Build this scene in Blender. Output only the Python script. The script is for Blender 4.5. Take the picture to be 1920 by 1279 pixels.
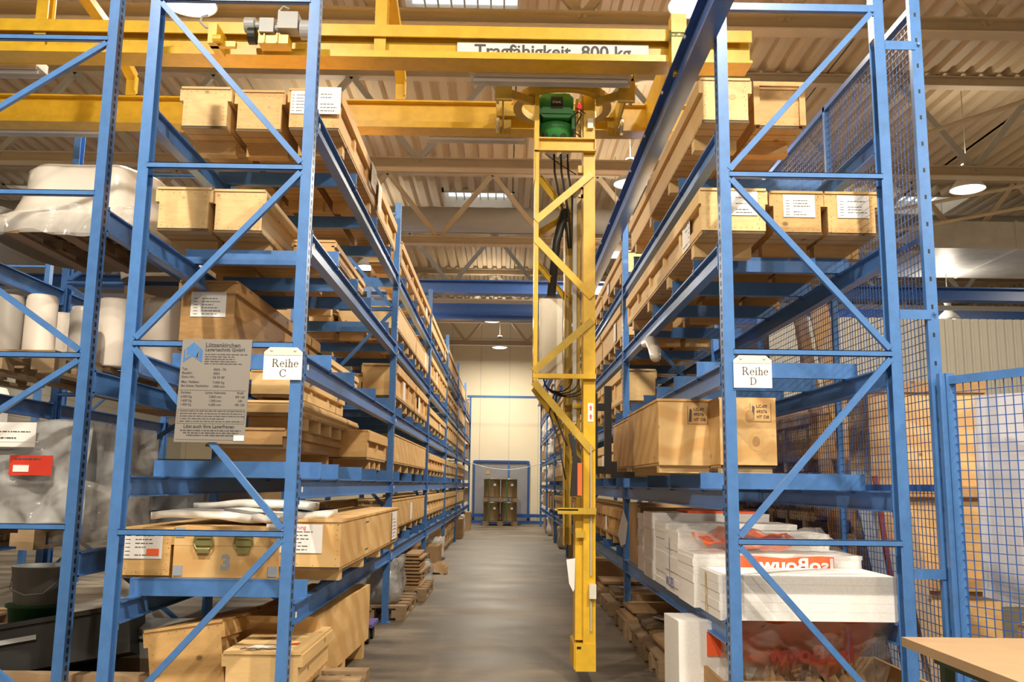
import bpy, math, random
from mathutils import Vector, Matrix
R = random.Random(7)
# ------------------------------------------------------------------ clear
for o in list(bpy.data.objects): bpy.data.objects.remove(o)
SC = bpy.context.scene; COL = SC.collection
# ------------------------------------------------------------------ camera
cd = bpy.data.cameras.new('camera'); cam = bpy.data.objects.new('camera', cd); COL.objects.link(cam)
cd.sensor_width = 36.0; cd.sensor_fit = 'HORIZONTAL'; cd.lens = 1700.0/1920.0*36.0
cd.clip_start = .05; cd.clip_end = 300
dY = Vector((944-960, -(908-639.5), -1700)).normalized()
zen = Vector((1105-960, 10870, -1700)); dZ = (zen-zen.dot(dY)*dY).normalized(); dX = dY.cross(dZ)
m = Matrix((dX, dY, dZ)).to_4x4(); m.translation = Vector((0, 0, 1.41))
cam.matrix_world = m; SC.camera = cam
# ------------------------------------------------------------------ world and exposure
SC.view_settings.view_transform = 'Standard'; SC.view_settings.look = 'None'
SC.view_settings.gamma = 1; SC.view_settings.exposure = -1.27; SC.view_settings.use_curve_mapping = False
w = bpy.data.worlds.new('sky'); SC.world = w; w.use_nodes = True
bg = w.node_tree.nodes['Background']; bg.inputs[0].default_value = (.80, .90, 1, 1); bg.inputs[1].default_value = 5.0
LAMP_W = 330.0; UP_W = 38.0; LAMP_COL = (1, .89, .72)

# ------------------------------------------------------------------ materials
def nm(name):
    mt = bpy.data.materials.new(name); mt.use_nodes = True
    nt = mt.node_tree; return mt, nt, nt.nodes['Principled BSDF']
def link(nt, a, b): nt.links.new(a, b)
def ramp(nt, fac, stops):
    r = nt.nodes.new('ShaderNodeValToRGB'); link(nt, fac, r.inputs[0])
    e = r.color_ramp.elements
    e[0].position, e[0].color = stops[0][0], (*stops[0][1], 1)
    e[1].position, e[1].color = stops[-1][0], (*stops[-1][1], 1)
    for p, c in stops[1:-1]:
        x = e.new(p); x.color = (*c, 1)
    return r.outputs[0]
def noise(nt, vec, scale, detail=4, rough=.55):
    n = nt.nodes.new('ShaderNodeTexNoise'); n.inputs['Scale'].default_value = scale
    n.inputs['Detail'].default_value = detail; n.inputs['Roughness'].default_value = rough
    if vec: link(nt, vec, n.inputs['Vector'])
    return n.outputs['Fac']
def mapping(nt, scale, src='Object', rand=False):
    tc = nt.nodes.new('ShaderNodeTexCoord'); mp = nt.nodes.new('ShaderNodeMapping')
    mp.inputs['Scale'].default_value = scale; link(nt, tc.outputs[src], mp.inputs['Vector'])
    if rand:
        oi = nt.nodes.new('ShaderNodeObjectInfo'); ml = nt.nodes.new('ShaderNodeMath'); ml.operation = 'MULTIPLY'
        ml.inputs[1].default_value = 37.0; link(nt, oi.outputs['Random'], ml.inputs[0])
        link(nt, ml.outputs[0], mp.inputs['Location'])
    return mp.outputs[0]
def mixc(nt, fac, a, b, mode='MIX'):
    x = nt.nodes.new('ShaderNodeMix'); x.data_type = 'RGBA'; x.blend_type = mode
    for s, v in ((x.inputs[0], fac), (x.inputs[6], a), (x.inputs[7], b)):
        if hasattr(v, 'is_linked'): link(nt, v, s)
        elif isinstance(v, tuple): s.default_value = (*v, 1)
        else: s.default_value = v
    return x.outputs[2]
def bump(nt, p, h, strength=.3, dist=.01):
    b = nt.nodes.new('ShaderNodeBump'); b.inputs['Strength'].default_value = strength; b.inputs['Distance'].default_value = dist
    link(nt, h, b.inputs['Height']); link(nt, b.outputs[0], p.inputs['Normal'])
def plain(name, col, rough=.5, metal=0, var=.12, vs=3.0, spec=.5):
    mt, nt, p = nm(name)
    v = mapping(nt, (1, 1, 1)); n = noise(nt, v, vs)
    c = ramp(nt, n, [(.3, tuple(x*(1-var) for x in col)), (.7, tuple(min(1, x*(1+var)) for x in col))])
    link(nt, c, p.inputs['Base Color']); p.inputs['Roughness'].default_value = rough; p.inputs['Metallic'].default_value = metal
    p.inputs['Specular IOR Level'].default_value = spec
    return mt
def wood(name, light, dark, knots=True, ply=False, seams=0, scale=(6, .8, 24)):
    mt, nt, p = nm(name)
    v = mapping(nt, scale, rand=True)
    n = noise(nt, v, 1.6 if not ply else .9, 6, .6)
    c = ramp(nt, n, [(.32, dark), (.5, tuple((a+b)/2 for a, b in zip(light, dark))), (.66, light)])
    v3 = mapping(nt, (1.3, 1.3, 1.3), rand=True); n3 = noise(nt, v3, 1.2, 2)
    c = mixc(nt, n3, c, tuple(x*.80 for x in light))
    if knots:
        v2 = mapping(nt, (3.2, 2.2, 4.2), rand=True)
        vo = nt.nodes.new('ShaderNodeTexVoronoi'); vo.inputs['Scale'].default_value = 1.3; link(nt, v2, vo.inputs['Vector'])
        k = ramp(nt, vo.outputs['Distance'], [(.05, (1, 1, 1)), (.11, (0, 0, 0))])
        c = mixc(nt, k, c, tuple(x*.42 for x in dark))
    if ply:
        wv = nt.nodes.new('ShaderNodeTexWave'); wv.wave_type = 'RINGS'; wv.inputs['Scale'].default_value = 1.1
        wv.inputs['Distortion'].default_value = 9; wv.inputs['Detail'].default_value = 2; wv.inputs['Detail Scale'].default_value = .7
        link(nt, mapping(nt, (2.2, 1.0, 1.7), rand=True), wv.inputs['Vector'])
        k = ramp(nt, wv.outputs['Fac'], [(.3, (0, 0, 0)), (.75, (.75, .75, .75))])
        c = mixc(nt, k, c, tuple(x*.93 for x in dark))
    if seams:
        tc = nt.nodes.new('ShaderNodeTexCoord'); sx = nt.nodes.new('ShaderNodeSeparateXYZ'); link(nt, tc.outputs['Object'], sx.inputs[0])
        a = nt.nodes.new('ShaderNodeMath'); a.operation = 'MULTIPLY'; a.inputs[1].default_value = 1/seams; link(nt, sx.outputs['Y'], a.inputs[0])
        b = nt.nodes.new('ShaderNodeMath'); b.operation = 'FRACT'; link(nt, a.outputs[0], b.inputs[0])
        d = nt.nodes.new('ShaderNodeMath'); d.operation = 'LESS_THAN'; d.inputs[1].default_value = .07; link(nt, b.outputs[0], d.inputs[0])
        c = mixc(nt, d.outputs[0], c, tuple(x*.22 for x in dark))
    link(nt, c, p.inputs['Base Color']); p.inputs['Roughness'].default_value = .62
    bump(nt, p, n, .25, .004)
    return mt
M = {}
BLUE = (.068, .19, .475)
def painted(name, col, dirt=.5):
    mt, nt, p = nm(name)
    n = noise(nt, mapping(nt, (4, 4, 4)), 3, 6, .65)
    c = ramp(nt, n, [(.3, tuple(x*.82 for x in col)), (.6, col)])
    n2 = noise(nt, mapping(nt, (14, 14, 6)), 4, 5, .7)
    k = ramp(nt, n2, [(.69, (0, 0, 0)), (.78, (dirt, dirt, dirt))])
    c = mixc(nt, k, c, tuple(x*.45 for x in col))
    link(nt, c, p.inputs['Base Color']); p.inputs['Roughness'].default_value = .36
    return mt
M['blue'] = painted('blue_rack_paint', BLUE)
M['blue_dark'] = painted('deep_blue_beam_paint', (.03, .105, .36))
M['yellow'] = painted('yellow_crane_paint', (.74, .455, .03), .2)
M['yellow2'] = painted('darker_yellow_crane_paint', (.55, .36, .045), .3)
M['pine'] = wood('pale_pine', (.80, .56, .265), (.66, .41, .165))
M['pine2'] = wood('warm_pine', (.72, .45, .18), (.54, .30, .10))
M['ply'] = wood('swirled_plywood', (.80, .54, .24), (.62, .35, .12), ply=True, scale=(3, .6, 8))
M['old'] = wood('weathered_brown_wood', (.50, .29, .11), (.30, .16, .055))
M['palw'] = wood('grey_pallet_wood', (.40, .28, .16), (.24, .16, .09))
M['boards'] = wood('base_boarding', (.60, .38, .16), (.46, .27, .095), seams=.115)
M['boards2'] = wood('old_base_boarding', (.42, .26, .12), (.28, .17, .07), seams=.12)
M['carton'] = plain('brown_cardboard', (.40, .25, .12), .8, var=.15)
M['carton_dark'] = plain('dark_cardboard', (.17, .115, .065), .85)
M['paper'] = plain('white_paper', (.82, .80, .78), .7, var=.03)
M['ink'] = plain('printed_ink', (.07, .065, .075), .6, var=0)
M['ink_blue'] = plain('blue_ink', (.08, .15, .5), .6, var=0)
M['ink_red'] = plain('red_ink', (.70, .12, .16), .6, var=0)
M['ink_green'] = plain('green_ink', (.12, .38, .26), .6, var=0)
M['orange'] = plain('fluorescent_orange', (.95, .14, .04), .6, var=.03)
M['red_film'] = plain('red_document_pouch', (.62, .05, .03), .3)
M['nail'] = plain('dark_nails', (.16, .09, .05), .6, var=0)
M['steel'] = plain('galvanised_steel', (.66, .66, .65), .42, .35)
M['plate'] = plain('grey_load_plate', (.225, .21, .195), .5, 0, var=.04)
M['black'] = plain('black_plastic', (.012, .012, .012), .5)
M['black_steel'] = plain('black_fork_steel', (.03, .03, .032), .35, .4)
M['green'] = plain('green_hoist_paint', (.035, .23, .055), .35)
M['grey_case'] = plain('grey_machine_case', (.36, .37, .38), .45)
M['cream'] = plain('cream_enclosure', (.70, .67, .58), .45)
M['eps'] = plain('white_polystyrene', (.84, .83, .82), .75, var=.05, vs=60)
M['foam'] = plain('white_foam_sheet', (.86, .84, .80), .7, var=.04)
M['tube'] = plain('beige_paper_roll', (.72, .64, .56), .55, var=.05)
M['tube_grey'] = plain('grey_plastic_roll', (.36, .33, .30), .4, var=.05)
M['white_wrap'] = plain('white_shrink_wrap', (.66, .61, .54), .28, var=.05)
M['lamp_shell'] = plain('white_lamp_enamel', (.8, .8, .78), .4)
M['roof'] = plain('cream_roof_sheet', (.60, .48, .32), .55, var=.04, vs=.6)
M['truss'] = plain('cream_roof_steel', (.60, .50, .36), .5, var=.05)
M['truss_grey'] = plain('pale_grey_brace_steel', (.50, .50, .47), .5, var=.05)
M['wall'] = plain('cream_wall_panel', (.86, .76, .56), .6, var=.02, vs=.5)
M['wall_lite'] = plain('pale_wall_panel', (.55, .53, .46), .6, var=.03, vs=.5)
M['door'] = plain('grey_door_leaf', (.30, .30, .33), .5, var=.05)
M['drum'] = plain('brown_fibre_drum', (.20, .125, .05), .55, var=.12)
M['drum_ring'] = plain('drum_rim', (.42, .33, .2), .4, .3)
M['green_strap'] = plain('green_strap', (.05, .2, .1), .5)
M['bucket'] = plain('grey_pail', (.26, .26, .26), .5)
M['bucket_green'] = plain('green_pail', (.04, .17, .06), .5)
M['table'] = wood('beech_table_top', (.42, .28, .15), (.34, .22, .115), knots=False, scale=(3, 3, 3))
M['table_leg'] = plain('dark_green_frame', (.03, .07, .035), .5)
M['canister'] = plain('white_canister', (.74, .72, .66), .4)
M['rust'] = plain('red_crate_plastic', (.30, .04, .03), .5)
M['white_panel'] = plain('white_sheet_panel', (.50, .49, .53), .6, var=.03)
M['slate'] = plain('grey_blue_sheet', (.30, .33, .38), .5, var=.05)
M['bronze'] = plain('painted_olive_metal', (.30, .30, .13), .3, .6)
M['cloth'] = plain('purple_dolly', (.12, .10, .35), .5)
def film(name, tint, alpha, rough=.16):
    mt, nt, p = nm(name)
    n = noise(nt, mapping(nt, (1, 1, 1)), 3, 3, .5)
    a = ramp(nt, n, [(.35, (alpha*.6,)*3), (.7, (min(1, alpha*1.5),)*3)])
    link(nt, a, p.inputs['Alpha']); p.inputs['Base Color'].default_value = (*tint, 1); p.inputs['Roughness'].default_value = rough
    w_ = nt.nodes.new('ShaderNodeTexWave'); w_.inputs['Scale'].default_value = 1.5; w_.inputs['Distortion'].default_value = 14; w_.inputs['Detail'].default_value = 3
    link(nt, mapping(nt, (1, 1, 1.6)), w_.inputs['Vector']); bump(nt, p, w_.outputs['Fac'], .8, .02)
    return mt
M['film'] = film('clear_plastic_film', (.75, .73, .70), .30)
M['film_grey'] = film('cloudy_plastic_film', (.50, .50, .50), .55)
M['film_orange'] = film('orange_printed_film', (.85, .13, .02), .95, .22)
def emis(name, col, s):
    mt, nt, p = nm(name); p.inputs['Base Color'].default_value = (*col, 1)
    p.inputs['Emission Color'].default_value = (*col, 1); p.inputs['Emission Strength'].default_value = s; return mt
M['glow'] = emis('lit_lamp_lens', (1, .97, .92), 14)
M['red_lamp'] = emis('red_indicator', (1, .05, .08), 2.0)
def floor_mat():
    mt, nt, p = nm('polished_concrete')
    n1 = noise(nt, mapping(nt, (.45, 1.0, 1)), 1.5, 5, .62); n2 = noise(nt, mapping(nt, (1, 1, 1)), 18, 5, .7)
    c = ramp(nt, n1, [(.38, (.055, .042, .030)), (.5, (.14, .112, .080)), (.62, (.27, .22, .16))])  # concrete mottling, its contrast raised to paint in streak reflections too
    c = mixc(nt, .25, c, ramp(nt, n2, [(.35, (.07, .055, .04)), (.7, (.19, .16, .12))]))
    sx = nt.nodes.new('ShaderNodeSeparateXYZ'); tc = nt.nodes.new('ShaderNodeTexCoord'); link(nt, tc.outputs['Object'], sx.inputs[0])
    a = nt.nodes.new('ShaderNodeMath'); a.operation = 'PINGPONG'; a.inputs[1].default_value = 2.6; link(nt, sx.outputs['Y'], a.inputs[0])
    d = nt.nodes.new('ShaderNodeMath'); d.operation = 'LESS_THAN'; d.inputs[1].default_value = .006; link(nt, a.outputs[0], d.inputs[0])
    c = mixc(nt, d.outputs[0], c, (.06, .05, .04))
    link(nt, c, p.inputs['Base Color'])
    r = ramp(nt, n1, [(.3, (.40,)*3), (.7, (.55,)*3)]); link(nt, r, p.inputs['Roughness'])
    return mt
M['floor'] = floor_mat()

# ------------------------------------------------------------------ mesh builder
class MB:
    def __init__(s): s.v = []; s.f = []; s.m = []; s.mi = 0; s.sm = False
    def add(s, vs, fs):
        o = len(s.v); s.v += [tuple(x) for x in vs]
        for f in fs: s.f.append(tuple(i+o for i in f)); s.m.append(s.mi)
        return s
    def box(s, x0, x1, y0, y1, z0, z1):
        return s.add([(x0,y0,z0),(x1,y0,z0),(x1,y1,z0),(x0,y1,z0),(x0,y0,z1),(x1,y0,z1),(x1,y1,z1),(x0,y1,z1)],
                     [(0,3,2,1),(4,5,6,7),(0,1,5,4),(1,2,6,5),(2,3,7,6),(3,0,4,7)])
    def bar(s, p, q, a, b, up=(0, 0, 1)):      # box from p to q, width a, thickness b measured along up
        p, q = Vector(p), Vector(q); d = (q-p).normalized(); u = Vector(up)
        if abs(d.dot(u)) > .98: u = Vector((0, 1, 0))
        x = d.cross(u).normalized(); u = x.cross(d).normalized(); x *= a/2; u = u*b/2
        vs = [p-x-u, p+x-u, p+x+u, p-x+u, q-x-u, q+x-u, q+x+u, q-x+u]
        return s.add(vs, [(0,1,2,3),(7,6,5,4),(0,4,5,1),(1,5,6,2),(2,6,7,3),(3,7,4,0)])
    def prism(s, pts, axis, a, b):              # pts 2d in the other two axes
        n = len(pts); vs = []
        for t in (a, b):
            for (u, v) in pts:
                vs.append({'x': (t, u, v), 'y': (u, t, v), 'z': (u, v, t)}[axis])
        fs = [tuple(range(n-1, -1, -1)), tuple(range(n, 2*n))]+[(i, (i+1) % n, n+(i+1) % n, n+i) for i in range(n)]
        return s.add(vs, fs)
    def ibeam(s, axis, a, b, c1, c2, w, h, t=.008):   # I section; c1: centre across, c2: bottom z
        for (u0, u1, z0, z1) in ((c1-w/2, c1+w/2, c2, c2+t), (c1-w/2, c1+w/2, c2+h-t, c2+h), (c1-t/2, c1+t/2, c2+t, c2+h-t)):
            if axis == 'y': s.box(u0, u1, a, b, z0, z1)
            else: s.box(a, b, u0, u1, z0, z1)
        return s
    def tube(s, pts, r, n=8, cap=True):
        pts = [Vector(p) for p in pts]; rings = []; prev = None
        for i, p in enumerate(pts):
            d = (pts[min(i+1, len(pts)-1)]-pts[max(i-1, 0)]).normalized()
            if prev is None: u = d.cross(Vector((.3, .2, 1)) if abs(d.z) < .9 else Vector((1, 0, 0))).normalized()
            else: u = (prev-d*prev.dot(d)).normalized()
            prev = u; v = d.cross(u); rr = r[i] if isinstance(r, (list, tuple)) else r
            rings.append([p+(u*math.cos(2*math.pi*k/n)+v*math.sin(2*math.pi*k/n))*rr for k in range(n)])
        vs = [x for g in rings for x in g]; fs = []
        for i in range(len(rings)-1):
            for k in range(n): fs.append((i*n+k, i*n+(k+1) % n, (i+1)*n+(k+1) % n, (i+1)*n+k))
        if cap: fs += [tuple(range(n-1, -1, -1)), tuple((len(rings)-1)*n+k for k in range(n))]
        return s.add(vs, fs)
    def lathe(s, prof, n=24, c=(0, 0, 0), cap=True):
        return s.tube_rings([[(c[0]+r*math.cos(2*math.pi*k/n), c[1]+r*math.sin(2*math.pi*k/n), c[2]+z) for k in range(n)] for r, z in prof], cap)
    def tube_rings(s, rings, cap=True):
        n = len(rings[0]); vs = [x for g in rings for x in g]; fs = []
        for i in range(len(rings)-1):
            for k in range(n): fs.append((i*n+k, i*n+(k+1) % n, (i+1)*n+(k+1) % n, (i+1)*n+k))
        if cap: fs += [tuple(range(n-1, -1, -1)), tuple((len(rings)-1)*n+k for k in range(n))]
        return s.add(vs, fs)
    def grid(s, fn, nu, nv):
        vs = [fn(i/nu, j/nv) for j in range(nv+1) for i in range(nu+1)]
        return s.add(vs, [(j*(nu+1)+i, j*(nu+1)+i+1, (j+1)*(nu+1)+i+1, (j+1)*(nu+1)+i) for j in range(nv) for i in range(nu)])
    def text(s, string, size, org, ux=(1, 0, 0), uz=(0, 0, 1), align='LEFT', bold=0, squeeze=1, lift=0):
        c = bpy.data.curves.new('t', 'FONT'); c.body = string; c.size = size; c.align_x = align; c.offset = bold*size; c.resolution_u = 3
        o = bpy.data.objects.new('t', c); COL.objects.link(o)
        dg = bpy.context.evaluated_depsgraph_get(); dg.update(); me = bpy.data.meshes.new_from_object(o.evaluated_get(dg))
        ux, uz, org = Vector(ux), Vector(uz), Vector(org)
        s.add([org+ux*v.co.x*squeeze+uz*v.co.y for v in me.vertices], [tuple(p.vertices) for p in me.polygons])
        bpy.data.meshes.remove(me); bpy.data.objects.remove(o); bpy.data.curves.remove(c)
        return s
    def mesh(s, name, mats, smooth=False):
        me = bpy.data.meshes.new(name); me.from_pydata(s.v, [], s.f)
        for mt in (mats if isinstance(mats, (list, tuple)) else [mats]): me.materials.append(M[mt])
        me.polygons.foreach_set('material_index', s.m)
        if smooth: me.polygons.foreach_set('use_smooth', [True]*len(s.f))
        me.update(); return me
    def build(s, name, mats, parent=None, smooth=False, loc=None):
        o = bpy.data.objects.new(name, s.mesh(name, mats, smooth)); COL.objects.link(o)
        if parent: o.parent = parent
        if loc: o.location = loc
        return o
def pieces(mb, name, mats, parent, smooth=False):
    # one object for every separate piece of the builder's mesh (pieces whose boxes touch stay together)
    n = len(mb.v); par = list(range(n))
    def fd(a):
        while par[a] != a: par[a] = par[par[a]]; a = par[a]
        return a
    for f in mb.f:
        for k in f[1:]: par[fd(k)] = fd(f[0])
    comp = {}
    for i in range(n): comp.setdefault(fd(i), []).append(i)
    cs = [[ids, [min(mb.v[i][k] for i in ids)-.0015 for k in range(3)], [max(mb.v[i][k] for i in ids)+.0015 for k in range(3)]] for ids in comp.values()]
    ch = True
    while ch:
        ch = False
        for i in range(len(cs)):
            for j in range(i+1, len(cs)):
                if all(cs[i][1][k] <= cs[j][2][k] and cs[j][1][k] <= cs[i][2][k] for k in range(3)):
                    cs[i][0] += cs[j][0]; cs[i][1] = [min(a, b) for a, b in zip(cs[i][1], cs[j][1])]; cs[i][2] = [max(a, b) for a, b in zip(cs[i][2], cs[j][2])]
                    cs.pop(j); ch = True; break
            if ch: break
    out = []
    for ids, _, _ in cs:
        st = set(ids); mp = {v: k for k, v in enumerate(ids)}; q = MB(); q.v = [mb.v[i] for i in ids]
        for f, mi in zip(mb.f, mb.m):
            if f[0] in st: q.f.append(tuple(mp[i] for i in f)); q.m.append(mi)
        out.append(q.build(name, mats, parent, smooth))
    return out
def thing(name, label, cat, loc=(0, 0, 0), rz=0, group=None):
    o = bpy.data.objects.new(name, None); COL.objects.link(o); o.location = loc; o.rotation_euler = (0, 0, rz)
    o.empty_display_size = .1; o['label'] = label; o['category'] = cat
    if group: o['group'] = group
    return o
def tag(o, label, cat, group=None, kind=None):
    o['label'] = label; o['category'] = cat
    if group: o['group'] = group
    if kind: o['kind'] = kind
    return o
def struct(name, mb, mats, smooth=False, parent=None):
    o = mb.build(name, mats, parent, smooth)
    if not parent: o['kind'] = 'structure'
    return o
def dup(root, loc, rz=0, label=None, group=None):
    r = root.copy(); COL.objects.link(r); r.location = loc; r.rotation_euler = (0, 0, rz)
    if label: r['label'] = label
    if group: r['group'] = group
    for ch in list(root.children):
        c = ch.copy(); COL.objects.link(c); c.parent = r
        for g in list(ch.children):
            d = g.copy(); COL.objects.link(d); d.parent = c
    return r

# ================================================================== SETTING
struct('floor', MB().box(-14, 18, -9, 34, -.2, 0), 'floor')
WY = 34.0; RZ = 7.75
mb = MB().box(-14, 18, WY, WY+.2, 0, 8.3)
x = -14
mb2 = []
struct('wall_back', mb, 'wall')
pm = MB()
for i in range(30): pm.box(-14+i*1.09, -14+i*1.09+.02, WY-.006, WY, 0, 8.0)
pm.box(-14, 18, WY-.008, WY, 6.85, 6.88)
struct('trim_1', pm, 'wall_lite')
def corr(x0, x1, per=.28, h=.08):
    pts = []; x = x0
    while x < x1-1e-6:
        pts += [(x, 0), (x+per*.42, 0), (x+per*.55, h), (x+per*.87, h)]; x += per
    pts.append((x1, 0)); return pts
cm = MB()
for i in range(120):
    y = -9+i*.36; 
    if y > 34: break
    cm.box(15.9, 16.0, y, y+.22, 0, 8)
cm.box(16.0, 16.15, -9, 34, 0, 8.2)
struct('wall_right', cm, 'wall_lite')
lm = MB().box(-12.2, -12.0, -9, 34, 0, 8.2)
for i in range(12): lm.box(-12.0, -11.985, -9, 34, .3+i*.65, .33+i*.65)
struct('wall_left', lm, 'wall_lite')
struct('wall_front', MB().box(-14, 18, -9.2, -9, 0, 8.3), 'wall')
# roof of ribbed sheet with skylight openings
SKY = [(-1.4, .1, 10.6, 12.1), (-1.4, .1, 19.2, 20.9), (8.6, 10.1, 19.0, 20.7), (-1.4, .1, 2.2, 3.7), (-11.0, -9.5, 19.2, 20.9), (3.4, 4.9, 27.8, 29.5)]
xs = sorted({-12.6, 16.6} | {s_[0] for s_ in SKY} | {s_[1] for s_ in SKY}); ys = sorted({-9.0, 34.3} | {s_[2] for s_ in SKY} | {s_[3] for s_ in SKY})
rf = MB()
for a, b in zip(xs, xs[1:]):
    for c, d in zip(ys, ys[1:]):
        if any(s_[0] <= a and b <= s_[1] and s_[2] <= c and d <= s_[3] for s_ in SKY): continue
        pts = corr(a, b); vs = [(px, c, RZ+pz) for px, pz in pts]+[(px, d, RZ+pz) for px, pz in pts]; n = len(pts)
        rf.add(vs, [(i, i+1, n+i+1, n+i) for i in range(n-1)])
struct('ceiling', rf, 'roof')
mt, nt, p = nm('skylight_glazing'); p.inputs['Base Color'].default_value = (.8, .9, 1, 1); p.inputs['Alpha'].default_value = .25; p.inputs['Roughness'].default_value = .3
M['glaze'] = mt
for i, (a, b, c, d) in enumerate(SKY):
    w_ = MB()
    for (e, f_, g, h) in ((a-.05, a, c-.05, d+.05), (b, b+.05, c-.05, d+.05), (a-.05, b+.05, c-.05, c), (a-.05, b+.05, d, d+.05)): w_.box(e, f_, g, h, RZ-.02, RZ+.45)
    o = struct('window_%d' % (i+1), w_, 'truss')
    g_ = MB()
    for k in range(1, 8): g_.box(a+(b-a)*k/8-.012, a+(b-a)*k/8+.012, c, d, RZ+.38, RZ+.41)
    g_.build('window_bar', 'truss_grey', o)
    MB().box(a, b, c, d, RZ+.42, RZ+.43).build('pane', 'glaze', o)
# roof trusses
TZ0, TZ1 = 6.11, 7.57
for i, ty in enumerate([4.45, 8.84, 13.2, 17.6, 22.0, 26.4, 30.8]):
    t = MB()
    t.ibeam('x', -12, 16, ty, TZ0, .18, .17, .018); t.ibeam('x', -12, 16, ty, TZ1, .16, .16, .016)
    g = MB(); k = 0; x = -.31-1.06*11
    while x < 15.5:
        a, b = (x, TZ0+.14), (x+1.06, TZ1+.03)
        if k % 2: a, b = (x, TZ1+.03), (x+1.06, TZ0+.14)
        if x > -11.8: g.bar((a[0], ty, a[1]), (b[0], ty, b[1]), .07, .09)
        x += 1.06; k += 1
    o = thing('roof_truss', 'cream steel roof truss, %s counted from the camera, spanning the hall' % ['first', 'second', 'third', 'fourth', 'fifth', 'sixth', 'seventh'][i], 'truss', (0, 0, 0), 0, 'roof trusses across the hall')
    t.build('chord', 'truss', o); g.build('diagonal_brace', 'truss_grey' if i in (2, 4) else 'truss', o)
    o['kind'] = 'structure'
rt = MB()
for p_, q_ in (((7.6, 9.7, 6.4), (4.6, 14.1, 6.4)), ((9, 14.1, 6.45), (4.2, 18.6, 6.45)), ((14, 9.7, 6.2), (5.2, 18.5, 6.2))): rt.tube([p_, q_], .03, 6)
struct('trim_2', rt, 'truss')
# back door
dr = MB()
D0, D1, DT = -1.06, .88, 2.2
dr.box(D0, D1, WY-.06, WY-.01, .0, DT)
o = struct('door_1', dr, 'door')
MB().box(D0-.07, D0, WY-.12, WY-.01, 0, DT+.07).box(D1, D1+.07, WY-.12, WY-.01, 0, DT+.07).box(D0, D1, WY-.12, WY-.01, DT, DT+.08).build('door_frame', 'blue_dark', o)
MB().box(.15, .22, WY-.1, WY-.06, 0, DT).build('door_mullion', 'blue', o)
yt = MB(); yt.prism([(-.66, 1.78), (-.5, 1.78), (-.58, 1.93)], 'y', WY-.075, WY-.062); yt.build('warning_sign', 'yellow', o)
MB().box(-1.7, 2.4, WY-.3, WY-.2, .22, .34).box(-1.7, 2.4, WY-.3, WY-.2, 0, .1).build('kick_rail', 'blue_dark', None)
kr = bpy.data.objects['kick_rail']; kr.name = 'baseboard_back'; kr['kind'] = 'structure'

# ================================================================== LAMPS
def lamp_proto():
    o = thing('pendant_lamp', '', 'lamp', (0, 0, 0))
    MB().lathe([(.06, .34), (.08, .22), (.16, .15), (.24, .05), (.27, 0), (.262, 0), (.23, .05), (.14, .14)], 28, cap=False).build('lamp_shade', 'lamp_shell', o, True)
    MB().lathe([(.25, .015), (.20, -.015), (.05, -.03)], 24).build('lens', 'glow', o, True)
    MB().tube([(0, 0, .34), (0, 0, 1.66)], .008, 6).lathe([(.07, .3), (.07, .42)], 14).build('hanger', 'truss_grey', o)
    return o
lp = lamp_proto(); first = True
LPOS = [(7.26, 13.7, 'round pendant lamp hanging left of the right-hand skylight'), (1.93, 13.7, 'round pendant lamp half hidden behind the right rack top rail'),
        (1.82, 8.3, 'bright round pendant lamp above the right rack, at the photo top edge'), (-3.2, 8.44, 'round pendant lamp above the left rack, at the photo top edge'),
        (2.09, 16.9, 'small distant pendant lamp low beside the yellow mast'), (9.62, 19.3, 'small distant pendant lamp under the blue crane on the right'),
        (-3.1, 14.5, 'pendant lamp above the left rack, second from the front'), (-3.1, 19.6, 'pendant lamp above the left rack, third from the front'),
        (-.4, 26.0, 'pendant lamp above the far end of the aisle'), (-8.3, 9.0, 'pendant lamp over the far left side of the hall'),
        (-8.3, 19.6, 'pendant lamp deep in the far left side of the hall'), (7.5, 19.6, 'pendant lamp above the workshop behind the blue crane'), (12.6, 14.5, 'pendant lamp near the right wall'), (-.2, 31.2, 'pendant lamp just in front of the back wall'),
        (1.9, 2.5, 'pendant lamp above the viewer on the right'), (-2.6, 2.5, 'pendant lamp above the viewer on the left'), (6.6, 2.5, 'pendant lamp over the right side near the viewer'),
        (1.6, -1.6, 'pendant lamp behind the viewer on the right'), (-1.2, -1.6, 'pendant lamp behind the viewer on the left'), (6.6, -1.6, 'pendant lamp behind the viewer on the far right')]
LZ = 6.1
for i, (x, y, lb) in enumerate(LPOS):
    z = {5: 5.04, 4: 5.78}.get(i, LZ)
    if first: o = lp; o.location = (x, y, z); first = False; o['label'] = lb; o['group'] = 'pendant hall lamps'
    else: o = dup(lp, (x, y, z), 0, lb, 'pendant hall lamps')
    if i in (4, 5): MB().tube([(0, 0, 1.66), (0, 0, RZ+.02-z)], .008, 6).build('hanger_extension', 'truss_grey', o)
    ld = bpy.data.lights.new('lamp_light', 'AREA'); ld.shape = 'DISK'; ld.size = .34 if y > 5 else .16; ld.color = LAMP_COL
    ld.energy = LAMP_W*(.85 if y < -1 else (1.75 if y < 3 else 1.05))*(.35 if x < -8 else 1)
    lo = bpy.data.objects.new('lamp_light', ld); COL.objects.link(lo); lo.parent = o; lo.location = (0, 0, -.06)
    lu = bpy.data.lights.new('roof_fill_light', 'AREA'); lu.shape = 'DISK'; lu.size = .25; lu.color = LAMP_COL; lu.energy = UP_W*(.35 if x < -8 else 1)  # extra upward light added above the shade to brighten the roof
    uo = bpy.data.objects.new('roof_fill_light', lu); COL.objects.link(uo); uo.parent = o; uo.location = (0, 0, .40); uo.rotation_euler = (math.pi, 0, 0)
    if y < -1: lo.rotation_euler = (math.radians(20), 0, 0)

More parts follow.
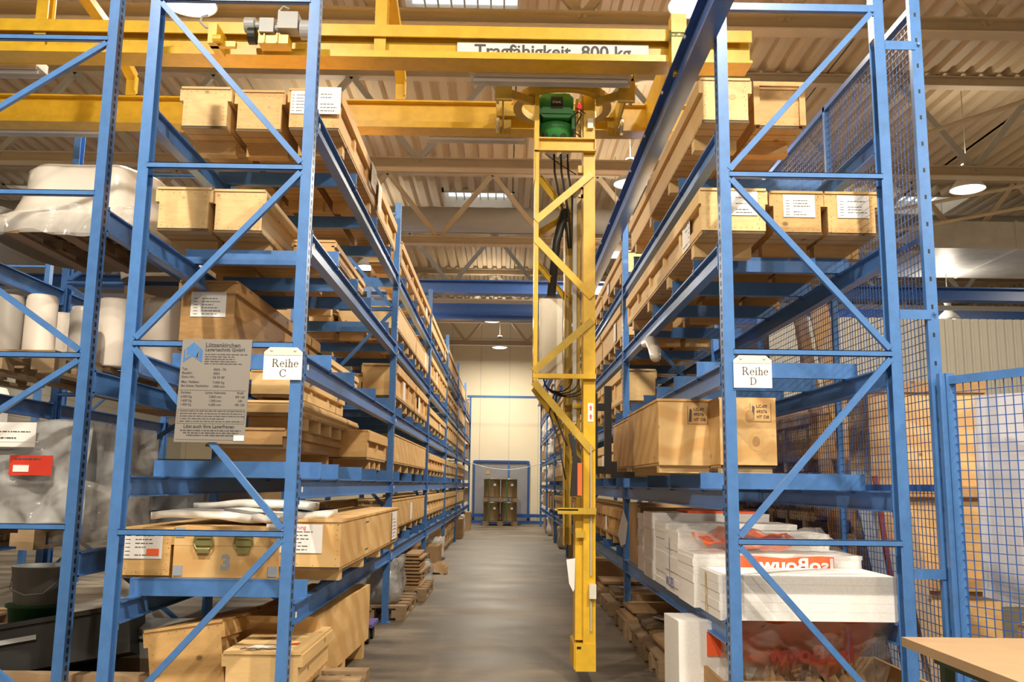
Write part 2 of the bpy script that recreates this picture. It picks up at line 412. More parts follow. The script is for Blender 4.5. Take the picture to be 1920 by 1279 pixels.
# ================================================================== RACKS
def post(mb, x, y, z1, side):
    # U-section upright, open towards the shelf depth, slotted face on the aisle side
    w_, d = .062, .085
    mb.box(x, x+w_, y, y+.006, 0, z1); mb.box(x, x+w_, y+d-.006, y+d, 0, z1)
    if side > 0: mb.box(x+w_-.006, x+w_, y+.006, y+d-.006, 0, z1)
    else: mb.box(x, x+.006, y+.006, y+d-.006, 0, z1)
    mb.box(x-.02, x+w_+.02, y-.02, y+d+.03, 0, .008)
def frame(root, xl, xr, y, ztop, zs, first_dir, near, label=None):
    f = bpy.data.objects.new('upright_frame', None); COL.objects.link(f); f.parent = root; f.location = (0, y, 0)
    for x, s_ in ((xl, -1), (xr-.062, 1)):
        mb = MB(); post(mb, x, 0, ztop, s_)
        if near:     # slots along the side face
            mb.mi = 1; xx = x+.062+.0006 if s_ > 0 else x-.0006; z = .12
            while z < ztop-.05:
                mb.add([(xx, .03, z), (xx, .055, z), (xx, .055, z+.03), (xx, .03, z+.03)], [(0, 1, 2, 3)]); z += .05
        mb.build('post', ['blue', 'black'] if near else 'blue', f)
    b = MB(); a, c = xl+.055, xr-.055; w_ = .034
    for z in zs: b.box(a, c, -.004, .03, z-w_/2, z-w_/2+.004).box(a, c, -.004, 0.0, z-w_/2, z+w_/2).box(a, c, -.004, .03, z+w_/2-.004, z+w_/2)
    pieces(b, 'cross_brace', 'blue', f)
    g = MB(); d = first_dir
    for z1, z0 in zip(zs, zs[1:]+[.06]):
        top, bot = z1-.03, z0+.03
        p_, q_ = ((a+.01, .012, top), (c-.01, .012, bot)) if d > 0 else ((c-.01, .012, top), (a+.01, .012, bot))
        g.bar(p_, q_, .03, .034, up=(0, 0, 1)); d = -d
    pieces(g, 'diagonal_brace', 'blue', f)
    return f
def rack(label, xl, xr, ys_, ztop, levels, zs, first_dir, bw=.064, bh=.12, cross=None, nearN=2):
    r = thing('storage_rack', label, 'rack', (0, 0, 0))
    for i, y in enumerate(ys_):
        frame(r, xl, xr, y, ztop, zs, first_dir, i < nearN)
    for lv in levels:
        for xc, side in ((xl+bw/2-.004, -1), (xr-bw/2+.004, 1)):
            for i in range(len(ys_)-1):
                a, b = ys_[i]+.092, ys_[i+1]-.004
                if cross is None: a = ys_[i]+.092
                mb = MB(); mb.ibeam('y', a, b, xc, lv-bh, bw, bh, .009)
                for yy in (a, b-.008): mb.box(xc-bw/2, xc+bw/2, yy, yy+.008, lv-bh-.03, lv+.02)
                if i < 2 and side > 0 and cross:
                    mb.mi = 1
                    mb.box(xc+bw/2+.0005 if xc > 0 else xc+bw/2, xc+bw/2+.002, a+.04, a+.07, lv-.08, lv-.05)
                mb.build('beam', ['blue', 'paper'] if i < 2 and side > 0 and cross else 'blue', r)
    if cross:
        for (y, lv) in cross:
            mb = MB(); a, b = xl-.01+.0, xr+.012
            mb.box(a, b, y, y+.006, lv, lv+.10); mb.box(a, b, y+.006, y+.046, lv, lv+.006); mb.box(a, b, y+.006, y+.046, lv+.094, lv+.10)
            for xe in (xl, xr-.064): mb.box(xe-.004, xe+.068, y+.052, y+.058, lv-.02, lv+.02).box(xe-.004, xe+.068, y+.006, y+.058, lv-.0, lv+.004)
            mb.build('support_bar', 'blue', r)
    return r
BAY = 4.4; Y0 = 5.13
YS = [Y0+BAY*i for i in range(7)]
LC = [.735, 1.43, 2.135, 2.865, 3.62]; LD = [.665, 1.40, 2.114, 2.83, 3.53]
def bars(L, special):
    out = []
    for k in range(5):
        for j, lv in enumerate(L):
            for o_ in (special[(k, j)] if (k, j) in special else ([.6, 1.9, 3.1, 3.95] if k < 2 else [.6, 2.1, 3.6][:(3 if k < 3 else 2)])): out.append((Y0+BAY*k+o_, lv))
    return out[:98]
CC = bars(LC, {(0, 0): [.38, 1.5, 2.7, 3.8], (0, 1): [.62, 1.22, 2.27, 3.12, 4.0], (0, 2): [.8, 1.74, 2.9, 3.8], (0, 3): [.9, 1.74, 2.45, 3.63], (0, 4): [1.47, 2.6, 3.6], (1, 1): [.57, 1.92, 3.37]})
CD = bars(LD, {(0, 0): [], (0, 1): [.65, 1.7, 2.8, 3.9], (0, 2): [.7, 1.5, 2.25, 2.95, 3.75], (0, 3): [.75, 1.5, 2.4, 3.5], (0, 4): [1.2, 2.3, 3.5]})
RC = rack('blue storage rack row left of the aisle, carrying the sign Reihe C', -2.18, -1.158, YS, 4.42, LC, [4.30, 3.24, 2.178, 1.12], 1, cross=CC)
RD = rack('blue storage rack row right of the aisle, carrying the sign Reihe D', 1.254, 2.275, YS, 4.12, LD, [3.24, 2.178, 1.112], 1, cross=CD)
# the D row: front frame goes on upwards, and a heavy rail sits along its aisle side
fr = [c for c in RD.children if c.name.startswith('upright_frame')][0]
MB().box(1.254, 1.316, 0, .006, 4.12, 4.9).box(1.310, 1.316, .006, .085, 4.12, 4.9).build('post_extension', 'blue', fr)
MB().box(2.213, 2.275, 0, .006, 4.12, 4.9).box(2.213, 2.219, .006, .085, 4.12, 4.9).build('post_extension', 'blue', fr)
MB().box(1.31, 2.22, -.004, .03, 4.285, 4.33).build('top_cross_brace', 'blue', fr)
MB().bar((2.20, .012, 4.28), (1.31, .012, 3.27), .03, .034).build('top_diagonal', 'blue', fr)
for k, y in enumerate(YS[1:]):
    f_ = [c for c in RD.children if c.name.startswith('upright_frame')][k+1]
    MB().box(1.257, 1.313, .0, .08, 4.121, 4.34).build('post_extension', 'blue', f_)
rail = thing('crane_guide_rail', 'heavy dark blue bolted rail along the top of the right rack row', 'rail')
mb = MB().ibeam('y', Y0-1.2, 31.6, 1.195, 4.10, .112, .24, .012); mb.build('rail_beam', 'blue_dark', rail)
mb = MB()
for i in range(26): mb.lathe([(.011, -.004), (.011, .012)], 8, (1.155, Y0-.4+i*.75, 4.343))
for i in range(30):
    y = Y0-.5+i*.85; mb.box(1.128, 1.139, y, y+.02, 4.28, 4.30)
mb.build('rail_bolt', 'steel', rail)
# row B behind C
LB = [.98, 2.06, 3.07]
YB = [5.40, 8.0, 10.6, 13.2]
RB = rack('blue pallet rack behind row C, loaded with wrapped goods and rolls', -4.0, -2.49, YB, 4.86, LB, [4.17, 3.15, 2.14, 1.13], -1, bw=.05, bh=.14, nearN=1)
# far rack A
YA = [5.4, 8.2, 11.0, 13.8]
RA = rack('blue rack at the far left holding cartons and white canisters', -6.75, -5.65, YA, 4.3, [.95, 2.0, 3.1], [4.0, 3.0, 2.0, 1.0], 1, bw=.05, bh=.13, nearN=0)

# ------------------------------------------------------------------ signs on the racks
def glyph(mb, ch, x, z, s, y):
    # serif letters drawn with strokes; s = cap height
    def P(pts): mb.add([(x+u*s, y, z+v*s) for u, v in pts], [tuple(range(len(pts)))])
    def arc(cx, cz, rx, rz, a0, a1, t0, t1, n=14):
        for i in range(n):
            A, B = [math.radians(a0+(a1-a0)*(i+k)/n) for k in (0, 1)]
            def tt(a): return t0+(t1-t0)*abs(math.cos(a))
            P([(cx+(rx)*math.cos(A), cz+rz*math.sin(A)), (cx+rx*math.cos(B), cz+rz*math.sin(B)),
               (cx+(rx-tt(B))*math.cos(B), cz+(rz-tt(B)*.6-.01)*math.sin(B)), (cx+(rx-tt(A))*math.cos(A), cz+(rz-tt(A)*.6-.01)*math.sin(A))])
    def rect(a, b, c, d): P([(a, c), (b, c), (b, d), (a, d)])
    if ch == 'R':
        rect(.1, .24, 0, 1); rect(0, .34, 0, .05); rect(0, .4, .95, 1); arc(.38, .74, .30, .26, -90, 90, .05, .15); rect(.2, .4, .48, .53)
        P([(.36, .5), (.52, .5), (.86, 0), (.68, 0)]); rect(.62, .92, 0, .05); return .95
    if ch == 'D':
        rect(.1, .24, 0, 1); rect(0, .4, 0, .05); rect(0, .4, .95, 1); arc(.38, .5, .5, .5, -90, 90, .05, .16); return .95
    if ch == 'C':
        arc(.5, .5, .47, .52, 42, 318, .06, .16, 24); rect(.80, .86, .64, 1); rect(.82, .86, .1, .3); return .95
    if ch == 'e':
        arc(.3, .33, .28, .34, 0, 320, .05, .13, 20); rect(.1, .56, .36, .41); return .64
    if ch == 'i':
        rect(.1, .23, 0, .66); rect(0, .34, 0, .05); rect(0, .2, .62, .66); arc(.165, .85, .085, .085, 0, 360, .084, .084, 10); return .38
    if ch == 'h':
        rect(.1, .23, 0, 1); rect(0, .33, 0, .05); rect(0, .2, .96, 1); arc(.36, .42, .2, .25, 0, 150, .05, .13); rect(.43, .56, 0, .44); rect(.36, .66, 0, .05); return .70
def word(mb, st, x, z, s, y):
    for ch in st: x += glyph(mb, ch, x, z, s, y)*s
def row_sign(x, z, y, letter, label):
    t = thing('row_sign', label, 'sign', (x, y, z), 0)
    W_, H_ = .218, .185
    MB().prism([(0, -H_), (W_, -H_), (W_, -.028), (W_-.032, 0), (.032, 0), (0, -.028)], 'y', 0, .004).build('sign_plate', 'paper', t)
    MB().prism([(.002, -.045), (W_-.002, -.045), (W_-.002, -.029), (W_-.033, -.002), (.033, -.002), (.002, -.029)], 'y', -.002, 0).build('clip_strip', 'cream', t)
    b = MB(); word(b, 'Reihe', .048, -.112, .046, -.0012); word(b, letter, .092, -.168, .042, -.0012); b.build('lettering', 'ink', t)
    for xx in (.042, .176):
        MB().lathe([(.009, 0), (.006, .004)], 12).build('screw', 'steel', t).matrix_local = Matrix.Translation((xx, -.003, -.016)) @ Matrix.Rotation(math.pi/2, 4, 'X')
    return t
row_sign(-1.372, 2.163, Y0-.012, 'C', 'white plate reading Reihe C on the left rack end')
row_sign(1.302, 2.155, Y0-.012, 'D', 'white plate reading Reihe D on the right rack end')
t = thing('load_plate', 'grey metal load capacity plate with blue logo on the left rack end', 'sign', (-1.838, Y0-.012, 2.205), math.radians(0))
PW, PH = .395, .585
MB().prism([(0, 0), (PW, 0), (PW-.012, -PH), (-.012, -PH)], 'y', 0, .003).build('plate_sheet', 'plate', t)
b = MB(); b.add([(.012, -.001, -.065), (.066, -.001, -.02), (.118, -.001, -.065), (.116, -.001, -.135), (.062, -.001, -.10), (.010, -.001, -.135)], [(0, 1, 2, 3, 4, 5)]); b.build('logo', 'blue', t)
b = MB()
for xx, fl in ((.026, 1), (.094, -1)):
    b.add([(xx-.004, -.002, -.06), (xx+.004, -.002, -.058), (xx+.003, -.002, -.100), (xx+.017*fl+.006, -.002, -.090 if fl > 0 else -.106), (xx+.017*fl+.006, -.002, -.097 if fl > 0 else -.114), (xx-.005, -.002, -.113)], [(0, 1, 2, 3, 4, 5)])
b.build('logo_letter', 'plate', t)
b = MB()
def T(s_, x, z, size, al='LEFT', bold=.012, sq=1.0): b.text(s_, size, (x, -.0015, z), align=al, bold=bold, squeeze=sq)
T('Lützenkirchen', .132, -.045, .034, bold=.02, sq=1.02); T('Lagertechnik GmbH', .132, -.069, .0275, bold=.02)
for i, s_ in enumerate(['Typ:', 'Baujahr:', 'Kom.-Nr.:', 'Max. Feldlast:', 'Bei lichter Fachhöhe:']): T(s_, .008, -.178-.0225*i-(.006 if i > 2 else 0), .0185)
for i, s_ in enumerate(['4004 - 70', '2003', '06 93 89', '7.400 Kg', '1000 mm']): T(s_, .185, -.180-.0225*i-(.006 if i > 2 else 0), .0185)
for i, r_ in enumerate([('Fachlast', 'Lichte Feldweite', 'Profil'), ('2.400 Kg', '2.800 mm', 'IPE 160'), ('1.600 Kg', '1.300 mm', 'I 80'), ('1.400 Kg', '4.200 mm', 'IPE 120')]):
    z = -.312-.0225*i
    T(r_[0], .010, z, .0175); T(r_[1], .205, z, .0175, 'CENTER'); T(r_[2], .345, z, .0175, 'CENTER')
T('Löst auch Ihre Lagerfragen', .180, -.505, .0265, 'CENTER', .02)
RR = random.Random(3)
def dashes(bb, x0, x1, z, h, y=-.0015):
    x = x0
    while x < x1-.004:
        l = min(RR.uniform(.006, .028), x1-x); bb.add([(x, y, z), (x+l, y, z), (x+l, y, z+h), (x, y, z+h)], [(0, 1, 2, 3)]); x += l+RR.uniform(.003, .007)
for i in range(5): dashes(b, .132, .132+[.24, .17, .17, .18, .21][i], -.09-.0135*i, .0045)
for i in range(5): dashes(b, .012, .012+[.36, .35, .362, .25, .36][i], -.412-.0145*i, .004)
for i in range(3): dashes(b, .02+.018*i, .36-.012*i, -.522-.0135*i, .0055)
for (x0, x1, z0, z1) in ((.0, .375, -.294, -.2925), (.0, .376, -.402, -.4005), (.0, .376, -.481, -.4795), (.0, .0015, -.481, -.4005), (.3745, .376, -.481, -.4005), (-.004, .37, -.572, -.5705)):
    b.add([(x0, -.0015, z0), (x1, -.0015, z0), (x1, -.0015, z1), (x0, -.0015, z1)], [(0, 1, 2, 3)])
b.build('lettering', 'ink', t)
MB().box(.322, .38, -.003, -.0005, -.575, -.545).build('sticker', 'paper', t)

# ================================================================== WOODEN CRATES
CACHE = {}
def cmesh(key, fn):
    if key not in CACHE: CACHE[key] = fn()
    return CACHE[key]
def ob(name, me, parent, loc=None):
    o = bpy.data.objects.new(name, me); COL.objects.link(o); o.parent = parent
    if loc: o.location = loc
    return o
def crate(W, H, L, style='ply', mat='pine', base='boards', skid=.085, sk_in=.27, nails=False, lidmat=None, skw=1.0, nsk=None):
    """origin: centre of the near end at the bottom of the skids; length runs along +y"""
    key = (round(W, 3), round(H, 3), round(L, 3), style, mat, base, skid, sk_in, nails, lidmat)
    bt = .022 if style == 'cleat' else (.010 if style == 'ply' else 0); parts = []
    h0 = skid
    def body():
        m_ = MB(); w2 = W/2-bt
        m_.box(-w2, w2, 0, L, h0+.018, h0+H-.016)
        if nails:
            m_.mi = 1; r_ = random.Random(int(W*1000+H*77)); e = .0016
            for k in range(9):
                for (u, v) in ((-w2+.02+(2*w2-.04)*k/8, h0+.035), (-w2+.02+(2*w2-.04)*k/8, h0+H-.035), (-w2+.02, h0+.03+(H-.06)*k/8), (w2-.02, h0+.03+(H-.06)*k/8)):
                    if r_.random() < .75:
                        u += r_.uniform(-.008, .008); v += r_.uniform(-.008, .008)
                        m_.add([(u+.0028*math.cos(q), -e, v+.0024*math.sin(q)) for q in (0, 1.05, 2.1, 3.14, 4.2, 5.2)], [(0, 1, 2, 3, 4, 5)])
        return m_.mesh('body', [mat, 'nail'])
    parts.append(('body', body))
    def bb():
        m_ = MB(); m_.box(-W/2+.004, W/2-.004, .004, L-.004, h0, h0+.018); return m_.mesh('base_board', base)
    parts.append(('base_board', bb))
    def lid():
        m_ = MB(); m_.box(-W/2-.006, W/2+.006, -.008, L+.008, h0+H-.016, h0+H); return m_.mesh('lid', lidmat or mat)
    parts.append(('lid', lid))
    if style in ('ply', 'cleat'):
        def bat(sd_):
            m_ = MB(); bh = min(.085, H*.3)
            for s_ in (sd_,):
                xa, xb = sorted((s_*(W/2-bt), s_*(W/2+.016)))
                m_.box(xa, xb, 0, L, h0+H-.016-bh, h0+H-.017)
                if style == 'cleat':
                    xb2 = s_*(W/2); a_, b_ = sorted((s_*(W/2-bt), xb2)); m_.box(a_, b_, 0, L, h0+.018, h0+.018+.06)
                    n = max(2, int(L/.62)+1)
                    for i in range(n):
                        y = (L-.07)*i/(n-1); m_.box(a_, b_, y, y+.07, h0+.078, h0+H-.016-bh)
            return m_.mesh('side_batten', mat)
        parts.append(('side_batten', lambda: bat(-1))); parts.append(('side_batten ', lambda: bat(1)))
    root = None
    return parts, key
def put(parts_key, x, y, z, label, rz=0, group=None, skids=None, cat='crate', name='wooden_crate', W=.33, L=2, skid=.085, sk_in=.27, smat='pine', nsk=3):
    parts, key = parts_key
    t = thing(name, label, cat, (x, y, z), rz, group)
    for nme, fn in parts: ob(nme.strip(), cmesh((nme,)+key, fn), t)
    for i in range(nsk):
        yy = sk_in+(L-2*sk_in-.09)*i/max(1, nsk-1)
        ob('skid', cmesh(('skid', round(W, 3), skid, smat), lambda: MB().box(-W/2+.008, W/2-.02, 0, .09, 0, skid).mesh('skid', smat)), t, (0, yy, 0))
    return t
def mk(W, H, L, x, y, z, label, style='ply', mat='pine', base='boards', skid=.085, sk_in=.27, nails=False, group=None, rz=0, nsk=3, lidmat=None, name='wooden_crate', cat='crate'):
    return put(crate(W, H, L, style, mat, base, skid, sk_in, nails, lidmat), x, y, z, label, rz, group, W=W, L=L, skid=skid, sk_in=sk_in, smat=mat if mat != 'ply' else 'pine', nsk=nsk, name=name, cat=cat)
def paper(parent, x0, x1, z0, z1, y=-.004, head=None, headmat='ink_green', sticker=None, lines=6, side=None, tilt=0, label=None):
    """sheet on the near end (side None) or on a side face at x=side running along y"""
    def tr(u, v, off):
        if side is None: return (u, y-off, v)
        return (side+math.copysign(off, side), u, v)
    def quad(mb, a, b, c, d, off): mb.add([tr(a, c+tilt*(a-x0), off), tr(b, c+tilt*(b-x0), off), tr(b, d+tilt*(b-x0), off), tr(a, d+tilt*(a-x0), off)], [(0, 1, 2, 3)])
    m_ = MB(); quad(m_, x0, x1, z0, z1, 0.0015); quad(m_, x0, x1, z0, z1, 0)
    o = m_.build('paper_label', 'paper', parent)
    if label: o['label'] = label
    W_, H_ = x1-x0, z1-z0; m_ = MB()
    for i in range(lines):
        z = z1-H_*(.28+.62*i/max(1, lines-1)); x = x0+W_*.08
        quad(m_, x, x+W_*.12, z, z+H_*.022, .0024)
        x = x0+W_*.32
        if RR.random() < .8:
            xe = x+W_*RR.uniform(.25, .6)
            while x < xe: l = W_*RR.uniform(.04, .12); quad(m_, x, min(x+l, xe), z, z+H_*.03, .0024); x += l+W_*.02
    m_.build('printed_line', 'ink', o)
    if head and side is None:
        m_ = MB().text(head, H_*.19, ((x0+x1)/2+.01, y-.003, z1-H_*.17), align='CENTER', bold=.005); m_.build('heading', headmat, o)
    if sticker: MB().box(x0+W_*sticker[0], x0+W_*sticker[1], y-.005, y-.0035, z0+H_*sticker[2], z0+H_*sticker[3]).build('orange_sticker', 'orange', o)
    return o

# ---- row C, first bay, top shelf
g = 'long crates on the top shelf of row C'
zt = LC[4]+.10
a = mk(.325, .30, 3.2, -2.10, 5.96, zt, 'pale pine crate at the left end of the top left shelf', nails=True, group=g)
b = mk(.325, .30, 3.2, -1.735, 6.0, zt, 'pine crate with a dark knot, middle of three on the top left shelf', mat='pine2', nails=True, group=g)
c = mk(.345, .30, 3.3, -1.345, 5.96, zt, 'top-shelf crate covered by two white sheets beside the left rack post', mat='pine2', nails=True, group=g, style='cleat')
paper(c, -.165, -.04, .20, .385, label='white form partly behind the rack post'); paper(c, -.02, .185, .19, .385, y=-.03)
paper(c, 1.35, 1.62, .16, .36, side=.20); paper(c, 1.78, 1.98, .10, .33, side=.20)
# ---- fourth shelf
g = 'crates on the fourth shelf of row C'
zt = LC[3]+.10
mk(.35, .30, 2.6, -2.165, 5.87, zt, 'pale plywood crate at the left end of the fourth shelf, row C', nails=True, group=g)
mk(.335, .30, 2.9, -1.805, 5.9, zt, 'pale plywood crate with wide overhanging lid batten, fourth shelf, row C', nails=True, group=g)
# ---- third shelf: old brown crate
o = mk(.40, .50, 2.9, -2.05-.27, 6.35, LC[2]+.10, 'old brown nailed crate with a grey paper, left of the load plate', mat='old', base='boards2', group=None, style='ply')
o.location.x = -2.0-.12; paper(o, -.12, .13, .32, .50, label='grey stained delivery paper')
# crossbars empty; a strip crate further back
mk(.36, .12, 1.5, -1.62, 7.3, LC[2]+.10, 'low pine tray crate on the third shelf behind the row C sign', style='cleat', skid=.06)
# ---- second shelf
zt = LC[1]+.10
mk(.52, .13, 3.3, -1.72, 6.05, zt, 'flat brown timber crate lying across the second shelf bars, row C', mat='old', base='boards2', skid=.10, lidmat='old')
mk(.44, .10, 2.4, -1.62, 6.25, zt+.24, 'shallow cleated pallet box under the small crate by the load plate', style='cleat', skid=.09, mat='pine', nsk=5)
mk(.27, .19, 2.1, -1.63, 6.3, zt+.24+.191, 'small pale cleated crate on top of the pallet box by the load plate', style='cleat', skid=.03)
# ---- first shelf
zt = LC[0]+.10
o = mk(.30, .30, 1.8, -2.135, 5.6, zt-.095, 'pine crate labelled Reserve at the left end of the lowest shelf, row C', mat='pine2', nails=True, sk_in=.45, nsk=2)
paper(o, -.15, .09, .20, .385, head='Reserve', sticker=(.62, .93, .1, .32))
# tool case
t = thing('transport_case', 'plywood transport case with two olive latches and blue corner plates', 'case', (-1.655, 5.58, zt))
W_, H_, L_ = .63, .30, .75
MB().box(-W_/2, W_/2, 0, L_, 0, H_*.62).build('case_body', 'ply', t)
MB().box(-W_/2, W_/2, 0, L_, H_*.625, H_).build('case_lid', 'ply', t)
for x in (-.31, .255):
    for z in (.01, .235): MB().box(x, x+.055, -.004, -.0005, z, z+.06).build('corner_plate', 'slate', t)
for x in (-.135, .105):
    q = bpy.data.objects.new('latch', None); COL.objects.link(q); q.parent = t; q.location = (x, -.002, .2)
    MB().box(-.055, .055, -.012, 0, -.012, .022).box(-.045, .045, -.02, -.008, .03, .05).tube([(-.05, -.016, .05), (-.058, -.016, 0), (-.04, -.018, -.03), (.04, -.018, -.03), (.058, -.016, 0), (.05, -.016, .05)], .005, 6).build('latch_plate', 'bronze', q)
    MB().box(-.035, .035, -.022, -.004, -.055, -.02).build('latch_lever', 'bronze', q)
MB().text('3', .12, (-.03, -.0015, .05), align='LEFT', bold=.05).build('painted_number', 'slate', t)
# Sperrung crate
o = mk(.42, .30, 3.0, -1.187, 5.6, zt-.02, 'long smooth plywood crate labelled Sperrung sticking out over the aisle', style='plain', mat='ply', skid=.07, nails=True, sk_in=.12, nsk=4)
paper(o, -.24, .10, .17, .34, head='Sperrung', headmat='ink_red'); paper(o, 2.5, 2.85, .10, .34, side=.215)
for yy in (1.0, 1.05, 1.1):
    MB().box(.2115, .2125, yy, yy+.03, .12, .13).box(.2115, .2125, yy, yy+.03, .31, .32).build('stamp_mark', 'ink', o)
# foam sheets on top
for i, (x, y, z, w_, l_, h_, rz, lb) in enumerate([(-1.83, 5.75, 1.165, .70, .5, .045, .05, 'white foam sheet with a curled front edge, lowest left shelf'),
     (-1.50, 5.95, 1.175, .62, .45, .04, -.12, 'white foam sheet lying flat above the transport case'), (-1.32, 5.72, 1.17, .46, .5, .035, .08, 'thin white foam sheet beside the left rack post'), (-1.70, 6.3, 1.22, .8, .4, .05, .1, 'arched white foam sheet at the back of the foam pile')]):
    m_ = MB(); nx = 16
    def fz(u): return .014*math.sin(u*5+i*1.7)+.004*math.sin(u*13+i)
    for v0, v1 in ((0, 1),):
        top = [(w_*(u/nx-.5), fz(u/nx)) for u in range(nx+1)]
        ring = top+[(a_, b_-h_) for a_, b_ in reversed(top)]
        m_.prism([(a_, b_+h_) for a_, b_ in ring], 'y', 0, l_)
    o = m_.build('foam_sheet', 'foam', None, True); o.location = (x, y, z); o.rotation_euler = (0, 0, rz); tag(o, lb, 'foam sheet', 'foam sheets on the lowest shelf of row C')
# ---- floor under row C, first bay
o = mk(.46, .52, 1.7, -1.80, 5.55, .03, 'tall pine crate leaning over on the floor under the left rack', mat='pine2', nails=True, skid=.02, style='ply'); o.rotation_euler = (math.radians(-3), math.radians(-9), math.radians(-3))
o = mk(.42, .22, .9, -1.33, 5.28, .22, 'small low crate with a scribbled lid and red tag at the rack foot', mat='pine', nails=False, skid=.03)
MB().add([(-.12, .1, .2515), (.0, .1, .2515), (.03, .2, .2515), (-.09, .2, .2515)], [(0, 1, 2, 3)]).build('paper_label', 'paper', o)
MB().add([(.05, .22, .2517), (.15, .3, .2517), (.15, .22, .2517)], [(0, 1, 2)]).build('red_tag', 'red_film', o)
m_ = MB(); m_.tube([(-.14, .05, .2525), (-.12, .09, .2525), (-.1, .05, .2525), (-.07, .09, .2525), (-.04, .05, .2525), (-.02, .09, .2525), (.02, .06, .2525), (.1, .09, .2525)], .0025, 4); m_.build('scribble', 'ink', o)
# pallets
def pallet_proto():
    o = thing('wooden_pallet', '', 'pallet'); m_ = MB()
    for i in range(5): m_.box(.0, .8, i*.265, i*.265+.13, .122, .144)
    pieces(m_, 'deck_board', 'palw', o); m_ = MB()
    for x in (0, .35, .70): m_.box(x, x+.1, 0, 1.2, .1, .122).box(x, x+.1, 0, 1.2, 0, .022)
    pieces(m_, 'runner', 'palw', o); m_ = MB()
    for x in (0, .33, .655):
        for y in (0, .53, 1.055): m_.box(x, x+.145, y, y+.145, .022, .1)
    pieces(m_, 'block', 'palw', o); return o
PAL = pallet_proto(); PALU = [0]
def pallet(x, y, z, label, rz=0, group='wooden pallets'):
    if not PALU[0]: PALU[0] = 1; PAL.location = (x, y, z); PAL.rotation_euler = (0, 0, rz); PAL['label'] = label; PAL['group'] = group; return PAL
    return dup(PAL, (x, y, z), rz, label, group)
pallet(-1.68, 5.16, .04, 'wooden pallet on the floor under the small scribbled crate', 0, 'pallets on the floor of row C')
bpy.context.view_layer.update()
# open plywood box standing on skids
t = thing('open_crate', 'open plywood box on skids leaning out beside the left rack post', 'crate', (-1.68, 6.0, 0), math.radians(-2))
MB().box(.0, .5, .0, .02, .12, .56).box(.0, .5, 1.9, 1.92, .12, .56).box(.48, .5, .02, 1.9, .12, .56).box(0, .02, .02, 1.9, .12, .56).build('side_panel', 'ply', t)
MB().box(.02, .48, .02, 1.9, .12, .14).build('base_panel', 'ply', t)
for y in (.15, .9, 1.65): MB().box(0, .5, y, y+.09, 0, .12).build('skid', 'pine2', t)
t = thing('wheeled_dolly', 'small purple dolly wheel peeking past the open plywood box', 'dolly', (-1.36, 8.3, 0))
MB().box(-.1, .22, 0, .4, .14, .17).build('deck', 'cloth', t)
for y in (.05, .33): MB().tube([(.15, y, .06), (.19, y, .06)], .06, 16).build('wheel', 'black', t)

# ================================================================== ROW D, first bay
g = 'crates on the top shelf of row D'
zt = LD[4]+.10
o = mk(.31, .30, 3.3, 1.39, 5.5, zt, 'long pine crate with a round knot on the top right shelf', mat='pine', nails=True, style='ply', nsk=4)
MB().add([(.045+.024*math.cos(k), -.0018, .26+.018*math.sin(k)) for k in [i*.7 for i in range(9)]], [tuple(range(9))]).build('knot', 'pine2', o)
o = mk(.31, .28, 2.6, 1.78, 5.65, zt+.03, 'pine crate with a framed front and dark opening beneath, top right shelf', mat='pine2', nails=True)
MB().box(-.17, .17, -.02, 0, .37, .40).box(-.17, -.13, -.02, 0, .10, .37).box(.13, .17, -.02, 0, .10, .37).build('front_frame', 'pine2', o)
zt = LD[3]+.10
o = mk(.40, .29, 3.4, 1.41, 5.45, zt-.045, 'large pine crate with white sheets, aisle side of the fourth right shelf', mat='pine', nails=True, style='cleat', nsk=4, group=None)
paper(o, -.05, .15, .20, .355); paper(o, .35, .60, .10, .36, side=-.20)
o = mk(.325, .29, 2.4, 1.865, 5.62, zt, 'pine crate with a white form, middle of three on the fourth right shelf', mat='pine2', nails=True); paper(o, -.09, .115, .20, .35)
o = mk(.325, .29, 2.4, 2.215, 5.62, zt, 'pine crate with a white form, right end of the fourth right shelf', mat='pine2', nails=True); paper(o, -.09, .115, .20, .35)
# second shelf plywood crates
zt = LD[1]+.10
for (x, y, lb, kn) in ((1.215, 6.1, 'swirl-grained plywood crate with a black stamp, aisle side of the second right shelf', 0), (1.555, 5.8, 'plywood crate with two big brown knots below the sign Reihe D', 1)):
    o = mk(.365 if not kn else .355, .445, 1.45 if not kn else 1.8, x, y, zt, lb, mat='ply', style='plain', skid=.035 if kn else .05, nails=True, nsk=2, sk_in=.02)
    W_ = .18
    MB().box(-W_, W_, -.014, -.0015, .05, .47).build('end_panel', 'ply', o)
    s_ = MB()
    for i, tx in enumerate(['LC-09', '49376', 'HT DB']): s_.text(tx, .028, (.055, -.0158, .415-.034*i), bold=.02)
    s_.box(.015, .017, -.0162, -.0145, .325, .445).box(.148, .150, -.0162, -.0145, .325, .445).box(.015, .15, -.0162, -.0145, .325, .327)
    s_.prism([(.022, .34), (.04, .34), (.045, .42), (.03, .43)], 'y', -.0162, -.0145).build('stamp', 'ink', o)
    if kn:
        k_ = MB()
        for (u, v, a_, b_) in ((.01, .36, .028, .04), (.05, .20, .024, .032)):
            k_.add([(u+a_*math.cos(q*.35), -.0165, v+b_*math.sin(q*.35)) for q in range(18)], [tuple(range(18))])
        k_.build('knot', 'old', o)
        k_ = MB()
        for (u, v, a_, b_) in ((.01, .36, .05, .065), (.05, .20, .05, .06)):
            k_.add([(u+a_*math.cos(q*.35), -.0152, v+b_*math.sin(q*.35)) for q in range(18)], [tuple(range(18))])
        k_.build('knot_halo', 'pine2', o)
mk(.36, .42, 1.1, 1.23, 7.66, zt, 'rounded-edge plywood crate with orange dot behind the swirl-grained one', mat='ply', style='plain', skid=.06, nsk=2, sk_in=.1)
